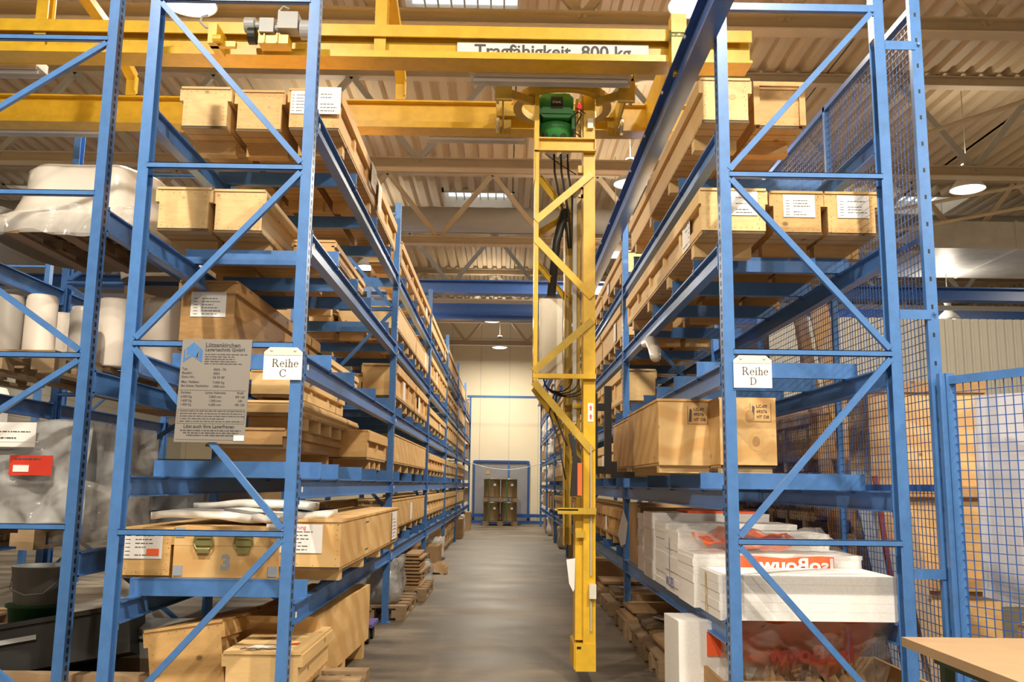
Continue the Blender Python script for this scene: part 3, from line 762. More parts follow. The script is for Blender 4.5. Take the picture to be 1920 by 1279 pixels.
# polystyrene stacks on the lowest shelf
zt = LD[0]+.004
for i, (x0, x1, y, h, lb) in enumerate([(1.225, 2.235, 5.27, .25, 'low front stack of white polystyrene boards on the lowest right shelf'), (1.19, 2.25, 5.80, .325, 'white polystyrene board stack with an orange printed band, second from the front'),
        (1.20, 2.24, 6.33, .43, 'tall white polystyrene stack with a blue edge line, third from the front'), (1.22, 2.20, 6.88, .47, 'white polystyrene stack with a grey top, fourth from the front'), (1.21, 2.15, 7.42, .53, 'white polystyrene stack with an orange top sheet, fifth from the front'), (1.24, 2.1, 7.98, .50, 'rearmost white polystyrene stack next to the brown carton wall')]):
    t = thing('polystyrene_stack', lb, 'polystyrene boards', (x0, y, zt), 0)
    W_ = x1-x0; z = 0; k = 0
    while z < h-.01:
        hh = .05 if h-z > .05 else h-z
        jx = RR.uniform(-.006, .006); MB().box(jx, W_+jx, .004, .51, z, z+hh-.0006).build('board', 'eps', t); z += hh; k += 1
    if i == 0: MB().box(-.0075, -.0065, .30, .32, .01, h-.01).build('yellow_stripe', 'yellow', t)
    if i == 2: MB().box(-.0075, -.0065, .3, .312, .1, h-.05).build('blue_stripe', 'ink_blue', t); MB().text('W.DES', .10, (-.0078, .45, .04), ux=(0, -1, 0), bold=.01).build('printed_word', 'ink_blue', t)
    if i == 1:
        q = MB(); q.grid(lambda u, v: (.22+.66*u, -.012+.004*math.sin(u*30), .215+.10*v+.006*math.sin(u*9)), 16, 2); q.build('orange_band', 'orange', t)
        q = MB().text('IsoBouw', .115, (.22, -.0185, .228), bold=.03, squeeze=1.15); q.build('printed_word', 'paper', t)
        for o in t.children:
            if o.name.startswith('printed_word'): o.scale = (-1, 1, 1); o.location.x = 1.10
    if i == 4: MB().box(.28, W_-.05, .02, .5, h+.001, h+.018).build('orange_sheet', 'orange', t)
def crumple(name, x0, x1, y0, y1, z0, z1, mat, amp, seed, n=26, mats=None):
    r_ = random.Random(seed); ph = [r_.uniform(0, 6) for _ in range(8)]
    def f(u, v):
        return (x0+(x1-x0)*u+amp*.5*math.sin(9*v+ph[0]), y0+(y1-y0)*v+amp*.5*math.sin(8*u+ph[1]),
                z0+(z1-z0)*v+amp*(math.sin(7*u+ph[2]+4*v)+.6*math.sin(17*u+ph[3]-9*v)+.4*math.sin(31*u+12*v+ph[4])))
    return MB().grid(f, n, n).build(name, mat, None, True)
o = crumple('plastic_sheet', 1.20, 2.2, 5.78, 6.35, .99, 1.13, 'film', .018, 4); tag(o, 'crumpled clear plastic film draped over the polystyrene stacks', 'plastic film')
o = crumple('plastic_sheet', 1.30, 1.95, 5.90, 6.33, 1.03, 1.12, 'film_orange', .02, 9, 14); tag(o, 'orange printed plastic film crumpled on the polystyrene stacks', 'plastic film')
# hanging orange film below the first shelf
m_ = MB()
def hang(u, v):
    sag = math.sin(math.pi*u); z = .66-v*(.18+.22*sag)
    return (1.32+.93*u, 5.42+.25*v+.05*math.sin(11*u+3*v)*v, z+.012*math.sin(23*u+9*v))
m_.grid(hang, 30, 16); o = m_.build('hanging_film', 'film_orange', None, True)
tag(o, 'sagging orange printed film hanging under the lowest right shelf', 'plastic film')
b = MB().text('IsoBouw', .13, (.30, 0, 0), bold=.03, squeeze=1.1).build('printed_word', 'rust', o); b.scale = (-1, 1, 1); b.location = (2.35, 5.455, .42)
m_ = MB(); m_.grid(lambda u, v: (1.28+1.0*u, 5.36+.3*v+.03*math.sin(19*u), .66-.50*v+.02*math.sin(15*u+5*v)), 30, 14)
tag(m_.build('plastic_sheet', 'film', None, True), 'clear film hanging from the lowest right shelf over the open box', 'plastic film')
# floor of row D: polystyrene bundle, open box with papers
t = thing('polystyrene_stack', 'upright wrapped polystyrene bundle on the floor left of the right rack post', 'polystyrene boards', (1.075, 5.70, 0))
for i in range(5): MB().box(0, .50, i*.1, i*.1+.097, .01, .60-.004*i).build('board', 'eps', t)
MB().box(.17, .5, -.006, -.003, .40, .54).build('orange_band', 'orange', t)
MB().text('I', .13, (.26, -.008, .42), bold=.02).build('printed_word', 'paper', t)
t = thing('open_crate', 'low open wooden box of packing paper on the floor of row D', 'crate', (1.225, 5.25, 0))
for bx_ in ((0, 1.18, 0, .02, .08, .345), (0, .02, .02, .78, .08, .345), (1.16, 1.18, .02, .78, .08, .345), (0, 1.18, .78, .80, .08, .345)): MB().box(*bx_).build('side_panel', 'old', t)
MB().box(.02, 1.16, .02, .78, .08, .10).build('base_panel', 'ply', t)
for y in (.1, .6): MB().box(0, 1.18, y, y+.09, 0, .08).build('skid', 'old', t)
MB().box(-.002, -.0005, .05, .16, .12, .28).build('paper_label', 'paper', t)
for i in range(4):
    o = crumple('packing_paper', 1.40+.16*i, 1.62+.16*i, 5.35, 5.75, .20, .33+.02*(i % 2), 'carton', .05, 20+i, 9)
    tag(o, 'crumpled brown packing paper in the open wooden box, %s from its left side' % ['first', 'second', 'third', 'fourth'][i], 'packing paper', 'crumpled packing paper in the open box')
# carton wall behind the polystyrene
t = thing('large_carton', 'tall brown cardboard carton behind the polystyrene stacks on the lowest right shelf', 'box', (1.27, 8.52, LD[0]+.004))
MB().box(0, .95, 0, .75, 0, .58).build('carton_body', 'carton', t); MB().add([(0, 0, .58), (.5, 0, .58), (.55, -.12, .55), (-.05, -.12, .55)], [(0, 1, 2, 3)]).build('flap', 'carton', t)
t = thing('hanging_tag', 'white paper tag hanging on the second right rack post', 'paper tag', (1.21, YS[1]-.03, .80))
MB().prism([(0, 0), (.05, .02), (.075, .23), (.03, .37), (-.03, .12)], 'y', 0, .002).build('tag_sheet', 'paper', t)

# ================================================================== FURTHER BAYS
ORD = ['first', 'second', 'third', 'fourth', 'fifth', 'sixth']; SH = ['lowest', 'second', 'third', 'fourth', 'top']
rr = random.Random(11)
LENS = [1.75, 3.6]; WD = [.30, .36]; HT = [.26, .31, .36]
MATS = ['pine', 'pine', 'pine2', 'pine', 'ply', 'pine2']
TONE = {'pine': 'pale pine', 'pine2': 'tan pine', 'ply': 'plywood', 'old': 'old brown'}
def bay_crates(side, k):
    L = LC if side == 'C' else LD; bx = 1 if side == 'D' else -1; rowt = 'left rack' if bx < 0 else 'right rack'
    for j, lv in enumerate(L):
        if side == 'D' and k == 1 and j == 0: cells = ['aisle']
        elif side == 'D' and j == 4 and k > 3: cells = []
        else: cells = ['aisle', 'middle', 'back'] if k < 3 else ['aisle', 'middle']
        if k == 5 and j in (2, 4): cells = []
        for c_ in cells:
            off = {'aisle': .20, 'middle': .55, 'back': .88}[c_]
            xe = 1.262 if bx > 0 else -1.17
            xc = xe+bx*(off-.02)
            two = rr.random() < .35; mt_ = rr.choice(MATS); st = rr.choice(['ply', 'cleat', 'cleat', 'plain']) if c_ == 'aisle' else 'ply'
            if c_ != 'aisle' and rr.random() < .15: continue
            H_ = rr.choice(HT); W_ = .36 if c_ == 'aisle' else .30
            if j == 0: H_ = .31
            if j == 0 and c_ == 'back': H_ = .26
            for n_, (y_, l_) in enumerate(([(.18, 2.0), (2.28, 1.9)] if two else [(.18+rr.choice([0, .1]), 3.95)])):
                where = {'aisle': 'aisle side', 'middle': 'middle', 'back': 'far side'}[c_]
                end = (' near half,' if n_ == 0 else ' far half,') if two else ''
                lb = '%s crate, %s,%s %s shelf, %s bay of the %s' % (TONE[mt_], where, end, SH[j] if j != 1 else 'second', ORD[k], rowt)
                o = mk(W_, H_, l_, xc, Y0+BAY*k+y_, lv+.10, lb, style=st, mat=mt_, skid=.085, group='crates in the %s, %s bay' % (rowt, ORD[k]), nsk=6 if l_ > 3 else 4, sk_in=.12)
                if c_ == 'aisle' and rr.random() < .5 and k < 4:
                    yy = rr.uniform(.4, l_-.6); paper(o, yy, yy+.22, .12, .33, side=-bx*W_/2, lines=0)
for k in range(1, 5):
    bay_crates('C', k)
for k in range(1, 4): bay_crates('D', k)
# rest of the first bay, rows C and D (behind the front crates)
for (sd, j, x, y, W_, H_, l_, mt_, st, lb) in [
    ('C', 1, -1.40, 8.15, .36, .26, 1.3, 'pine2', 'cleat', 'lidded box with whitish battens at the far end of the second left shelf'),
    ('C', 0, -1.62, 6.6, .36, .20, 2.7, 'pine2', 'ply', 'low crate behind the transport case on the lowest left shelf'),
    ('C', 3, -1.42, 6.5, .30, .12, 1.4, 'pine2', 'cleat', 'flat tray crate at the aisle side of the fourth left shelf'),
    ('D', 3, 1.90, 8.1, .32, .28, 1.3, 'pine2', 'ply', 'crate at the far end of the fourth right shelf, middle'),
    ('D', 4, 1.86, 8.6, .32, .28, .8, 'pine', 'ply', 'short crate at the far end of the top right shelf'),
    ]:
    if l_: mk(W_, H_, l_, x, y, (LC if sd == 'C' else LD)[j]+.10, lb, style=st, mat=mt_)
# white wrap roll poking out, third right shelf of first bay
t = thing('bubble_roll', 'whitish plastic bundle poking out below the fourth right shelf', 'plastic film', (1.20, 7.1, 2.42))
MB().tube([(.0, 0, .0), (.0, .06, .01), (.02, .22, .08), (.03, .4, .13), (.05, .6, .22), (.05, .9, .25)], [.02, .045, .05, .035, .05, .04], 12).build('film_roll', 'white_wrap', t, True)
# last bays: cartons and wrapped goods
def blob(name, w_, d, h, amp, seed, mat, loc, label, cat, group=None, n=10, film_=None):
    r_ = random.Random(seed); ph = [r_.uniform(0, 6.28) for _ in range(6)]
    m_ = MB(); rings = []; nz, nk = n, 28
    for i in range(nz+1):
        t_ = i/nz; ring = []
        for k in range(nk):
            a = 2*math.pi*k/nk; ca, sa = math.cos(a), math.sin(a)
            e = max(abs(ca), abs(sa)); q = (1/e)**.72
            s_ = 1+amp*(math.sin(3*a+ph[0]+2*t_)+.6*math.sin(7*a+ph[1]-5*t_)+.5*math.sin(9*t_+ph[2]))
            tp = 1 if 0 < i < nz else .9
            ring.append((ca*q*w_/2*s_*tp, sa*q*d/2*s_*tp, h*t_+(.02*math.sin(5*a+ph[3]) if 0 < i else 0)))
        rings.append(ring)
    m_.tube_rings(rings); o = m_.build(name, mat, None, True); o.location = loc; tag(o, label, cat, group); return o
def carton(x, y, z, w_, d, h, label, group=None, rz=0, mat='carton', tape=True):
    t = thing('cardboard_box', label, 'box', (x, y, z), rz, group)
    MB().box(-w_/2, w_/2, 0, d, 0, h).build('carton_body', mat, t)
    if tape: MB().box(-.03, .03, -.001, d, h, h+.0012).box(-.03, .03, -.0015, 0, h-.07, h).build('packing_tape', 'drum_ring', t)
    return t
for k in (4, 5):
    for j, lv in enumerate(LD):
        for n_ in range(3):
            y = Y0+BAY*k+.35+1.35*n_; nm_ = '%s item' % ['near', 'middle', 'far'][n_]
            if rr.random() < .5:
                blob('wrapped_bundle', .7, .8, rr.uniform(.3, .5), .05, k*50+j*5+n_, 'white_wrap', (1.62, y+.4, lv+.10), 'cloudy wrapped bundle, %s, %s shelf, %s bay, right rack' % (['near', 'middle', 'far'][n_], SH[j], ORD[k]), 'wrapped goods', 'wrapped goods at the far end of the right rack')
            else:
                carton(1.58, y, lv+.10, .60, .7, rr.uniform(.28, .5), 'brown carton, %s place, %s shelf, %s bay, right rack' % (['near', 'middle', 'far'][n_], SH[j], ORD[k]), 'cartons at the far end of the right rack')
for j, lv in enumerate(LC):
    for n_ in range(3):
        y = Y0+BAY*5+.35+1.35*n_
        carton(-1.50, y, lv+.10, .60, .8, rr.uniform(.25, .5), 'brown carton, %s place, %s shelf, sixth bay, left rack' % (['near', 'middle', 'far'][n_], SH[j]), 'cartons at the far end of the left rack')
# goods on the floor beneath row C
pallet(-1.80, 9.75, 0, 'wooden pallet under the wrapped bag behind the second left post', 0, 'pallets on the floor of row C')
blob('wrapped_bundle', .72, .9, .46, .06, 5, 'film_grey', (-1.45, 10.25, .146), 'shiny plastic-wrapped bag on a pallet behind the second left post', 'wrapped goods')
blob('wrapped_bundle', .5, .6, .38, .03, 6, 'bucket', (-1.46, 10.25, .148), 'grey sack inside the shiny plastic wrapping on the pallet', 'sack')
pallet(-1.72, 11.3, 0, 'wooden pallet under the stack of brown corrugated boards', 0, 'pallets on the floor of row C')
for i in range(10):
    o = MB().box(-.33, .33, 0, .8, 0, .024).build('corrugated_board', 'carton', None); o.location = (-1.33+RR.uniform(-.02, .02), 11.4, .146+i*.042); o.rotation_euler = (0, RR.uniform(-.0, .0), RR.uniform(-.03, .03))
    tag(o, 'brown corrugated board, %s from the bottom of the stack under the second left bay' % ['lowest', 'second', 'third', 'fourth', 'fifth', 'sixth', 'seventh', 'eighth', 'ninth', 'tenth'][i], 'board', 'corrugated boards stacked on a pallet')
    q = MB()
    for yy in (.05, .38, .7): q.box(-.3, .3, yy, yy+.05, -.018, 0)
    q.build('spacer', 'old', o)
o = crumple('carton_flap', -1.14, -.86, 14.6, 15.2, .02, .14, 'carton', .02, 71, 6); tag(o, 'loose bent cardboard sheet lying in the aisle by the third left post', 'cardboard')
blob('wrapped_bundle', .6, .8, .30, .08, 8, 'film', (-1.30, 13.2, .02), 'clear plastic bundle on the floor beside the third left post', 'wrapped goods')
carton(-1.45, 14.5, 0, .55, .6, .30, 'dark carton on the floor beyond the third left post', None, 0, 'carton_dark')
carton(-1.42, 16.2, 0, .6, .9, .32, 'brown carton on the floor in the third left bay', None)
blob('wrapped_bundle', .5, .5, .4, .08, 9, 'white_wrap', (-1.35, 17.6, 0), 'whitish wrapped bundle on the floor near the fourth left post', 'wrapped goods')
mk(.5, .35, 1.8, -1.45, 19.4, 0, 'pale crate on the floor in the fourth left bay', style='cleat')
mk(.5, .40, 1.5, -1.45, 21.4-.2, 0, 'tall pale crate on the floor before the fifth left post', style='cleat')
carton(-1.35, 24, 0, .6, .8, .5, 'brown carton on the floor in the fifth left bay', None)
blob('wrapped_bundle', .55, .7, .55, .07, 14, 'white_wrap', (-1.35, 25.8, 0), 'wrapped bundle on the floor in the fifth left bay', 'wrapped goods')
carton(-1.35, 28.2, 0, .7, .8, .55, 'tall brown carton on the floor in the last left bay', None)
# floor of row D: pallets with flattened cardboard
for i, (y, lb) in enumerate([(6.95, 'nearest'), (7.9, 'second'), (8.85, 'third'), (10.3, 'fourth'), (11.4, 'fifth')]):
    o = dup(PAL, (2.0+.36, y, 0), math.pi/2, '%s pallet along the aisle floor under the right rack row' % lb, 'pallets on the floor of row D')
    o.scale = (1, 1, 1)
    for n_ in range(3):
        h0 = .146+n_*.034
        q = MB(); q.box(-.45, .45, 0, .66, 0, .03); z = q.build('flattened_carton', 'carton_dark' if (i+n_) % 2 else 'carton', None)
        z.location = (1.70+RR.uniform(-.05, .05), y+.06, h0); z.rotation_euler = (0, 0, RR.uniform(-.03, .03))
        tag(z, 'flattened carton, %s one on the %s aisle pallet of the right rack' % (['lowest', 'middle', 'topmost'][n_], lb), 'cardboard', 'flattened cartons on the aisle pallets')
    if i in (1, 3):
        q = MB().grid(lambda u, v: (.3*u, .25*v, .012*math.sin(5*u+2)), 6, 3).build('paper_sheet', 'paper', None); q.location = (1.38, y+.15, .262); q.rotation_euler = (0, 0, .2)
        tag(q, 'white paper sheet on the %s aisle pallet of flattened cartons' % lb, 'paper')
carton(1.62, 9.66, .0, .55, .5, .30, 'printed brown carton on the floor behind the second right post', None, 0, 'carton')
for k, y in enumerate((13.2, 15.8, 18.2, 20.6, 23.2, 25.8, 28.6)):
    (carton(1.65, y, 0, .7, .9, .35+.1*(k % 3), 'brown carton on the floor, %s from the front behind the yellow mast' % (['first', 'second', 'third', 'fourth', 'fifth', 'sixth', 'seventh'][k])) if k % 2 == 0 else
     blob('wrapped_bundle', .7, .8, .5, .07, 30+k, 'white_wrap', (1.62, y+.4, 0), 'wrapped bundle on the floor, %s from the front behind the mast' % (['first', 'second', 'third', 'fourth', 'fifth', 'sixth', 'seventh'][k]), 'wrapped goods'))

# ================================================================== YELLOW CRANE
br = thing('crane_bridge', 'yellow twin-girder crane bridge spanning the aisle above the racks', 'crane')
m_ = MB()
m_.box(-9, 1.77, 6.19, 6.41, 4.465, 4.485).box(-9, 1.77, 6.19, 6.41, 4.70, 4.715).box(-9, 1.77, 6.19, 6.205, 4.625, 4.70).box(-9, 1.77, 6.26, 6.275, 4.485, 4.70).box(-9, 1.2, 6.19, 6.205, 4.485, 4.515)
m_.build('girder', 'yellow', br)
m_ = MB(); m_.box(-9, 1.9, 7.50, 7.70, 4.465, 4.485).box(-9, 1.9, 7.50, 7.70, 4.70, 4.715).box(-9, 1.9, 7.56, 7.575, 4.485, 4.70).box(-9, 1.9, 7.50, 7.515, 4.485, 4.52)
m_.build('girder', 'yellow', br)
for i, (xn, xf) in enumerate(((-3.43, -3.30), (-.95, -.95), (-5.9, -5.8))):
    m_ = MB(); pts = [(xn, 6.22, 4.49), (xn, 6.22, 5.15), (xn, 6.5, 5.25), ((xn+xf)/2, 7.1, 5.1), (xf, 7.5, 4.86), (xf, 7.5, 4.715)]
    for a, b in zip(pts, pts[1:]): m_.bar(a, b, .085, .012, up=(0, 0, 1) if abs(b[2]-a[2]) < .3 else (0, 1, 0))
    for a, b in zip(pts[:2], pts[1:3]): m_.bar((a[0], a[1]+.05, a[2]), (b[0], b[1]+.05, b[2]), .012, .09, up=(0, 1, 0)); m_.bar((a[0], a[1]+.1, a[2]), (b[0], b[1]+.1, b[2]), .085, .012, up=(0, 1, 0))
    for a, b in zip(pts[2:], pts[3:]): m_.bar((a[0]+.04, a[1], a[2]+.03), (b[0]+.04, b[1], b[2]+.03), .010, .07, up=(0, .5, 1))
    m_.build('portal_bracket', 'yellow', br)
m_ = MB().box(1.20, 1.23, 6.10, 7.9, 4.46, 4.74).box(1.16, 1.27, 6.08, 6.19, 4.40, 4.78).box(1.17, 1.25, 6.04, 6.10, 4.30, 4.40)
m_.build('end_carriage', 'yellow', br)
m_ = MB().tube([(1.15, 6.12, 4.62), (1.28, 6.12, 4.62)], .045, 16); m_.build('end_wheel', 'bronze', br, True)
# load sign on the girder web
m_ = MB().box(-.385, 1.02, 6.236, 6.243, 4.47, 4.612); m_.build('load_sign', 'paper', br)
m_ = MB().text('Tragfähigkeit  800 kg', .135, (.315, 6.2345, 4.504), align='CENTER', bold=.022); 
xs_ = [v[0] for v in m_.v]; k_ = 1.15/(max(xs_)-min(xs_)); m_.v = [((v[0]-.315)*k_+.315, v[1], v[2]) for v in m_.v]
m_.build('sign_lettering', 'ink', br)
# drive unit
dv = bpy.data.objects.new('drive_unit', None); COL.objects.link(dv); dv.parent = br; dv.location = (-1.82, 6.0, 4.47)
MB().tube([(-.05, 0, .12), (.02, 0, .12)], .055, 18).box(.06, .16, -.05, .06, .05, .155).tube([(.02, 0, .12), (.06, 0, .12)], .03, 12).build('gearbox', 'grey_case', dv)
MB().box(.19, .33, -.06, .07, .075, .20).tube([(.16, 0, .10), (.20, 0, .10)], .03, 12).build('terminal_box', 'grey_case', dv)
MB().tube([(.33, .02, .10), (.34, .02, .10), (.43, .02, .10), (.44, .02, .10)], [.04, .068, .068, .05], 20).build('motor', 'grey_case', dv, False)
MB().box(.05, .26, -.02, .1, -.02, .045).box(.09, .10, -.035, -.02, -.02, .05).box(.18, .19, -.035, -.02, -.02, .05).build('bracket', 'yellow', dv)
MB().tube([(-.02, .0, .04), (.03, .0, .04)], .06, 18).build('wheel', 'black', dv)
MB().box(-.30, -.24, -.03, .19, -.03, .12).box(-.30, -.12, .02, .06, -.03, .01).tube([(-.26, -.03, .0), (-.2, -.03, .0)], .03, 10).build('guide_bracket', 'yellow', dv)
MB().tube([(-.34, .05, .22), (-.37, .02, .19), (-.37, 0, .14), (-.33, 0, .10), (-.28, 0, .09)], .008, 8).build('cable', 'grey_case', dv, True)
MB().tube([(.20, 0, .18), (.185, 0, .24), (.21, 0, .27), (.25, 0, .25)], .007, 8).build('cable', 'grey_case', dv, True)
for x0, x1, y, lb in ((-.30, .93, 6.425, 'long aluminium lamp trough under the near yellow girder'), (-.75, .17, 7.72, 'aluminium lamp trough under the far yellow girder, centre'),
                      (-4.6, -3.55, 6.43, 'aluminium lamp trough under the near girder at the left edge'), (-5.0, -3.65, 7.72, 'aluminium lamp trough under the far girder at the left edge')):
    t = thing('lamp_trough', lb, 'light fitting', ((x0+x1)/2, y, 4.44 if y < 7 else 4.475)); h = (x1-x0)/2
    MB().prism([(0, .10), (.17, .10), (.17, .0), (.165, 0), (.165, .03), (.005, .03), (.005, 0), (0, 0)], 'x', -h, h).build('trough_housing', 'steel', t)
    MB().tube([(-h+.03, .085, .015), (h-.03, .085, .015)], .013, 10).build('tube_lamp', 'paper', t)
    MB().box(-h+.1, -h+.12, .05, .1, .10, .115).box(h-.12, h-.1, .05, .1, .10, .115).build('hanger_clip', 'steel', t)
mt_ = thing('stacker_mast', 'tall yellow stacker mast with green hoist hanging in the aisle', 'stacker crane', (0, 0, 0))
# trolley with slewing ring
m_ = MB()
for x in (-.11, .85): m_.box(x, x+.13, 6.66, 6.69, 4.36, 4.60).box(x, x+.13, 7.40, 7.43, 4.38, 4.66).box(x+.055, x+.07, 6.69, 7.40, 4.38, 4.60)
m_.bar((.0, 6.68, 4.42), (.20, 6.78, 4.40), .03, .06).bar((.86, 6.68, 4.42), (.69, 6.78, 4.40), .03, .06)
m_.box(-.1, .97, 6.66, 6.72, 4.53, 4.60).box(-.1, .97, 7.35, 7.43, 4.52, 4.62)
m_.build('trolley_frame', 'yellow2', mt_)
rings = []
for k in range(41):
    a = 2*math.pi*k/40; c_, s_ = math.cos(a), math.sin(a)
    rings.append([(.435+c_*r_, 7.02+s_*r_, z_) for r_, z_ in ((.33, 4.44), (.40, 4.44), (.40, 4.50), (.33, 4.50))])
MB().tube_rings(rings, False).build('slewing_ring', 'yellow2', mt_)
for x in (-.09, .955): 
    for y in (6.75, 7.3): MB().tube([(x-.012, y, 4.42), (x+.012, y, 4.42)], .055, 20).build('trolley_wheel', 'steel', mt_, True)
# main column and frame
MB().box(.592, .682, 6.80, 6.81, .10, 4.50).box(.592, .682, 6.99, 7.0, .10, 4.50).box(.672, .682, 6.81, 6.99, .10, 4.50).box(.592, .60, 6.81, 6.99, .10, 4.50).build('column', 'yellow', mt_)
MB().box(.535, .592, 6.83, 7.04, .30, 1.20).box(.535, .592, 6.85, 7.0, 1.20, 1.23).build('lower_column', 'yellow', mt_)
MB().box(.535, .682, 6.785, 7.20, .09, .28).box(.525, .535, 6.8, 7.2, .10, .27).build('foot_box', 'yellow', mt_)
MB().box(.545, .575, 6.782, 6.785, .245, .262).build('foot_slot', 'black', mt_)
MB().box(.47, .535, 7.22, 7.30, .95, 3.80).box(.47, .478, 7.16, 7.22, .95, 3.80).build('rear_column', 'yellow2', mt_)
MB().box(.211, .242, 6.76, 6.768, 2.18, 4.0).box(.211, .219, 6.768, 7.0, 2.18, 4.0).box(.205, .24, 6.745, 6.76, 4.0, 4.50).box(.205, .213, 6.76, 6.95, 3.75, 4.5).build('front_frame_post', 'yellow', mt_)
MB().box(.205, .685, 6.74, 6.785, 3.985, 3.995).box(.205, .685, 6.74, 6.785, 4.082, 4.092).box(.235, .685, 6.775, 6.785, 3.995, 4.082).box(.205, .235, 6.738, 6.785, 3.985, 4.095).box(.675, .685, 6.74, 6.785, 3.99, 4.09).build('cross_channel', 'yellow', mt_)
def brace(a, b, w_=.052, th=.008, y=None, mat='yellow', nm_='frame_brace'):
    q = MB(); q.bar(a, b, .008, w_, up=(0, 0, 1)); d = (Vector(b)-Vector(a)).normalized(); n_ = Vector((-d.z, 0, d.x))*(w_/2)
    if n_.z < 0: n_ = -n_
    q.bar(Vector(a)+n_+Vector((0, .02, 0)), Vector(b)+n_+Vector((0, .02, 0)), .04, .006, up=n_); return q.build(nm_, mat, mt_)
brace((.22, 6.755, 3.42), (.655, 6.79, 3.815)); brace((.225, 6.755, 3.27), (.655, 6.79, 2.83)); brace((.215, 6.755, 2.25), (.66, 6.79, 2.65), mat='yellow2')
MB().box(.209, .684, 6.757, 6.79, 2.20, 2.235).build('frame_brace', 'yellow', mt_)
brace((.215, 6.755, 2.17), (.655, 6.79, 1.66), mat='yellow2')
brace((.25, 7.0, 3.85), (.52, 7.22, 3.58), .07, mat='yellow2'); brace((.24, 7.0, 3.38), (.50, 7.22, 3.62), mat='yellow2'); brace((.24, 7.0, 3.14), (.49, 7.22, 2.9), mat='yellow2'); brace((.22, 7.0, 2.15), (.46, 7.22, 1.85), mat='yellow2')
MB().box(.265, .445, 7.0, 7.18, 2.24, 2.86).box(.265, .27, 6.995, 7.0, 2.25, 2.85).build('switch_cabinet', 'cream', mt_)
MB().box(.53, .56, 7.05, 7.12, 1.9, 3.7).build('cable_duct', 'truss_grey', mt_)
MB().box(.562, .59, 7.06, 7.10, 1.2, 3.6).build('guide_rail', 'yellow2', mt_)
MB().box(.555, .59, 6.83, 6.87, 3.64, 3.66).box(.555, .59, 6.83, 6.87, 3.70, 3.72).box(.575, .59, 6.83, 6.87, 3.64, 3.72).build('clamp', 'yellow', mt_)
MB().box(.555, .592, 6.82, 6.90, 1.74, 1.80).box(.553, .592, 6.84, 6.9, 3.84, 3.90).build('clamp', 'yellow2', mt_)
for i in range(3):
    MB().tube([(.37+.055*i, 7.0, 4.05), (.375+.055*i, 7.0, 3.9), (.42+.05*i, 7.05, 3.7), (.47+.03*i, 7.1, 3.55), (.50+.02*i, 7.12, 3.3)], .009, 8).build('hoist_chain', 'black', mt_, True)
MB().tube([(.47, 7.1, 3.62), (.40, 7.12, 3.35), (.36, 7.12, 2.9)], .035, 12).tube([(.30, 7.0, 4.05), (.4, 6.98, 3.97), (.55, 7, 3.88)], .004, 6).build('hose', 'black', mt_, True)
for i in range(4):
    a_ = .05+.012*i
    MB().tube([(.30+a_*2*(1-math.cos(t_*math.pi/8))/2*2.2, 6.98+.01*i, 2.22-(.10+.012*i)*math.sin(t_*math.pi/8)) for t_ in range(9)], .006, 6).build('cable_loop', 'black', mt_, True)
MB().tube([(.40, 6.95, 2.1), (.38, 6.9, 1.95), (.44, 6.85, 1.78), (.47, 6.80, 1.70)], .007, 6).tube([(.38, 6.95, 2.1), (.34, 6.9, 1.95), (.41, 6.85, 1.75), (.43, 6.80, 1.60), (.46, 6.8, 1.45)], .006, 6).build('control_cable', 'black', mt_, True)
# hoist
hz = bpy.data.objects.new('hoist', None); COL.objects.link(hz); hz.parent = mt_; hz.location = (.375, 6.95, 4.10)
m_ = MB(); P8 = lambda w_, h_, c_, z_: [(x, z_+z) for x, z in ((-w_+c_, 0), (w_-c_, 0), (w_, c_), (w_, h_-c_), (w_-c_, h_), (-w_+c_, h_), (-w_, h_-c_), (-w_, c_))]
m_.prism(P8(.135, .20, .035, .17), 'y', -.17, .15); m_.prism([(-.12, .20), (.12, .20), (.10, .34), (-.10, .34)], 'y', -.185, -.17); m_.build('hoist_cover', 'green', hz)
MB().lathe([(.05, 0), (.085, .02), (.125, .06), (.145, .11), (.15, .15), (.13, .16), (.13, .20)], 28).build('hoist_motor', 'green', hz, True)
MB().box(-.15, -.125, -.12, .1, .12, .28).box(.125, .15, -.12, .1, .10, .25).build('hoist_flange', 'green', hz)
MB().box(-.045, .05, -.193, -.185, .24, .335).build('name_plate', 'black', hz)
MB().text('STAHL', .024, (.002, -.1945, .28), align='CENTER', bold=.02).lathe([(.0001, 0)], 3).build('name_lettering', 'steel', hz)
MB().tube([(-.09, -.1, .06), (-.09, -.11, -.01)], .02, 8).tube([(-.01, -.1, .05), (-.01, -.11, -.01)], .02, 8).tube([(.06, -.1, .06), (.06, -.11, -.01)], .02, 8).build('chain_guide', 'black', hz)
MB().box(.16, .18, -.1, .05, -.01, .36).box(.20, .215, -.12, .03, -.02, .38).box(.235, .25, -.12, .05, -.02, .38).build('guide_post', 'yellow2', hz)
MB().lathe([(.016, 0), (.018, .02), (.008, .035)], 12, (.185, -.13, .27)).build('indicator_lamp', 'red_lamp', hz, True)
MB().box(.245, .29, -.19, -.15, .08, .16).build('junction_box', 'cream', hz)
MB().tube([(.14, -.15, .2), (.17, -.17, .22), (.20, -.17, .2), (.16, -.18, .12), (.14, -.18, .05), (.2, -.18, .0)], .005, 6).tube([(.16, -.15, .26), (.19, -.18, .23), (.23, -.18, .2)], .004, 6).build('cable', 'black', hz, True)
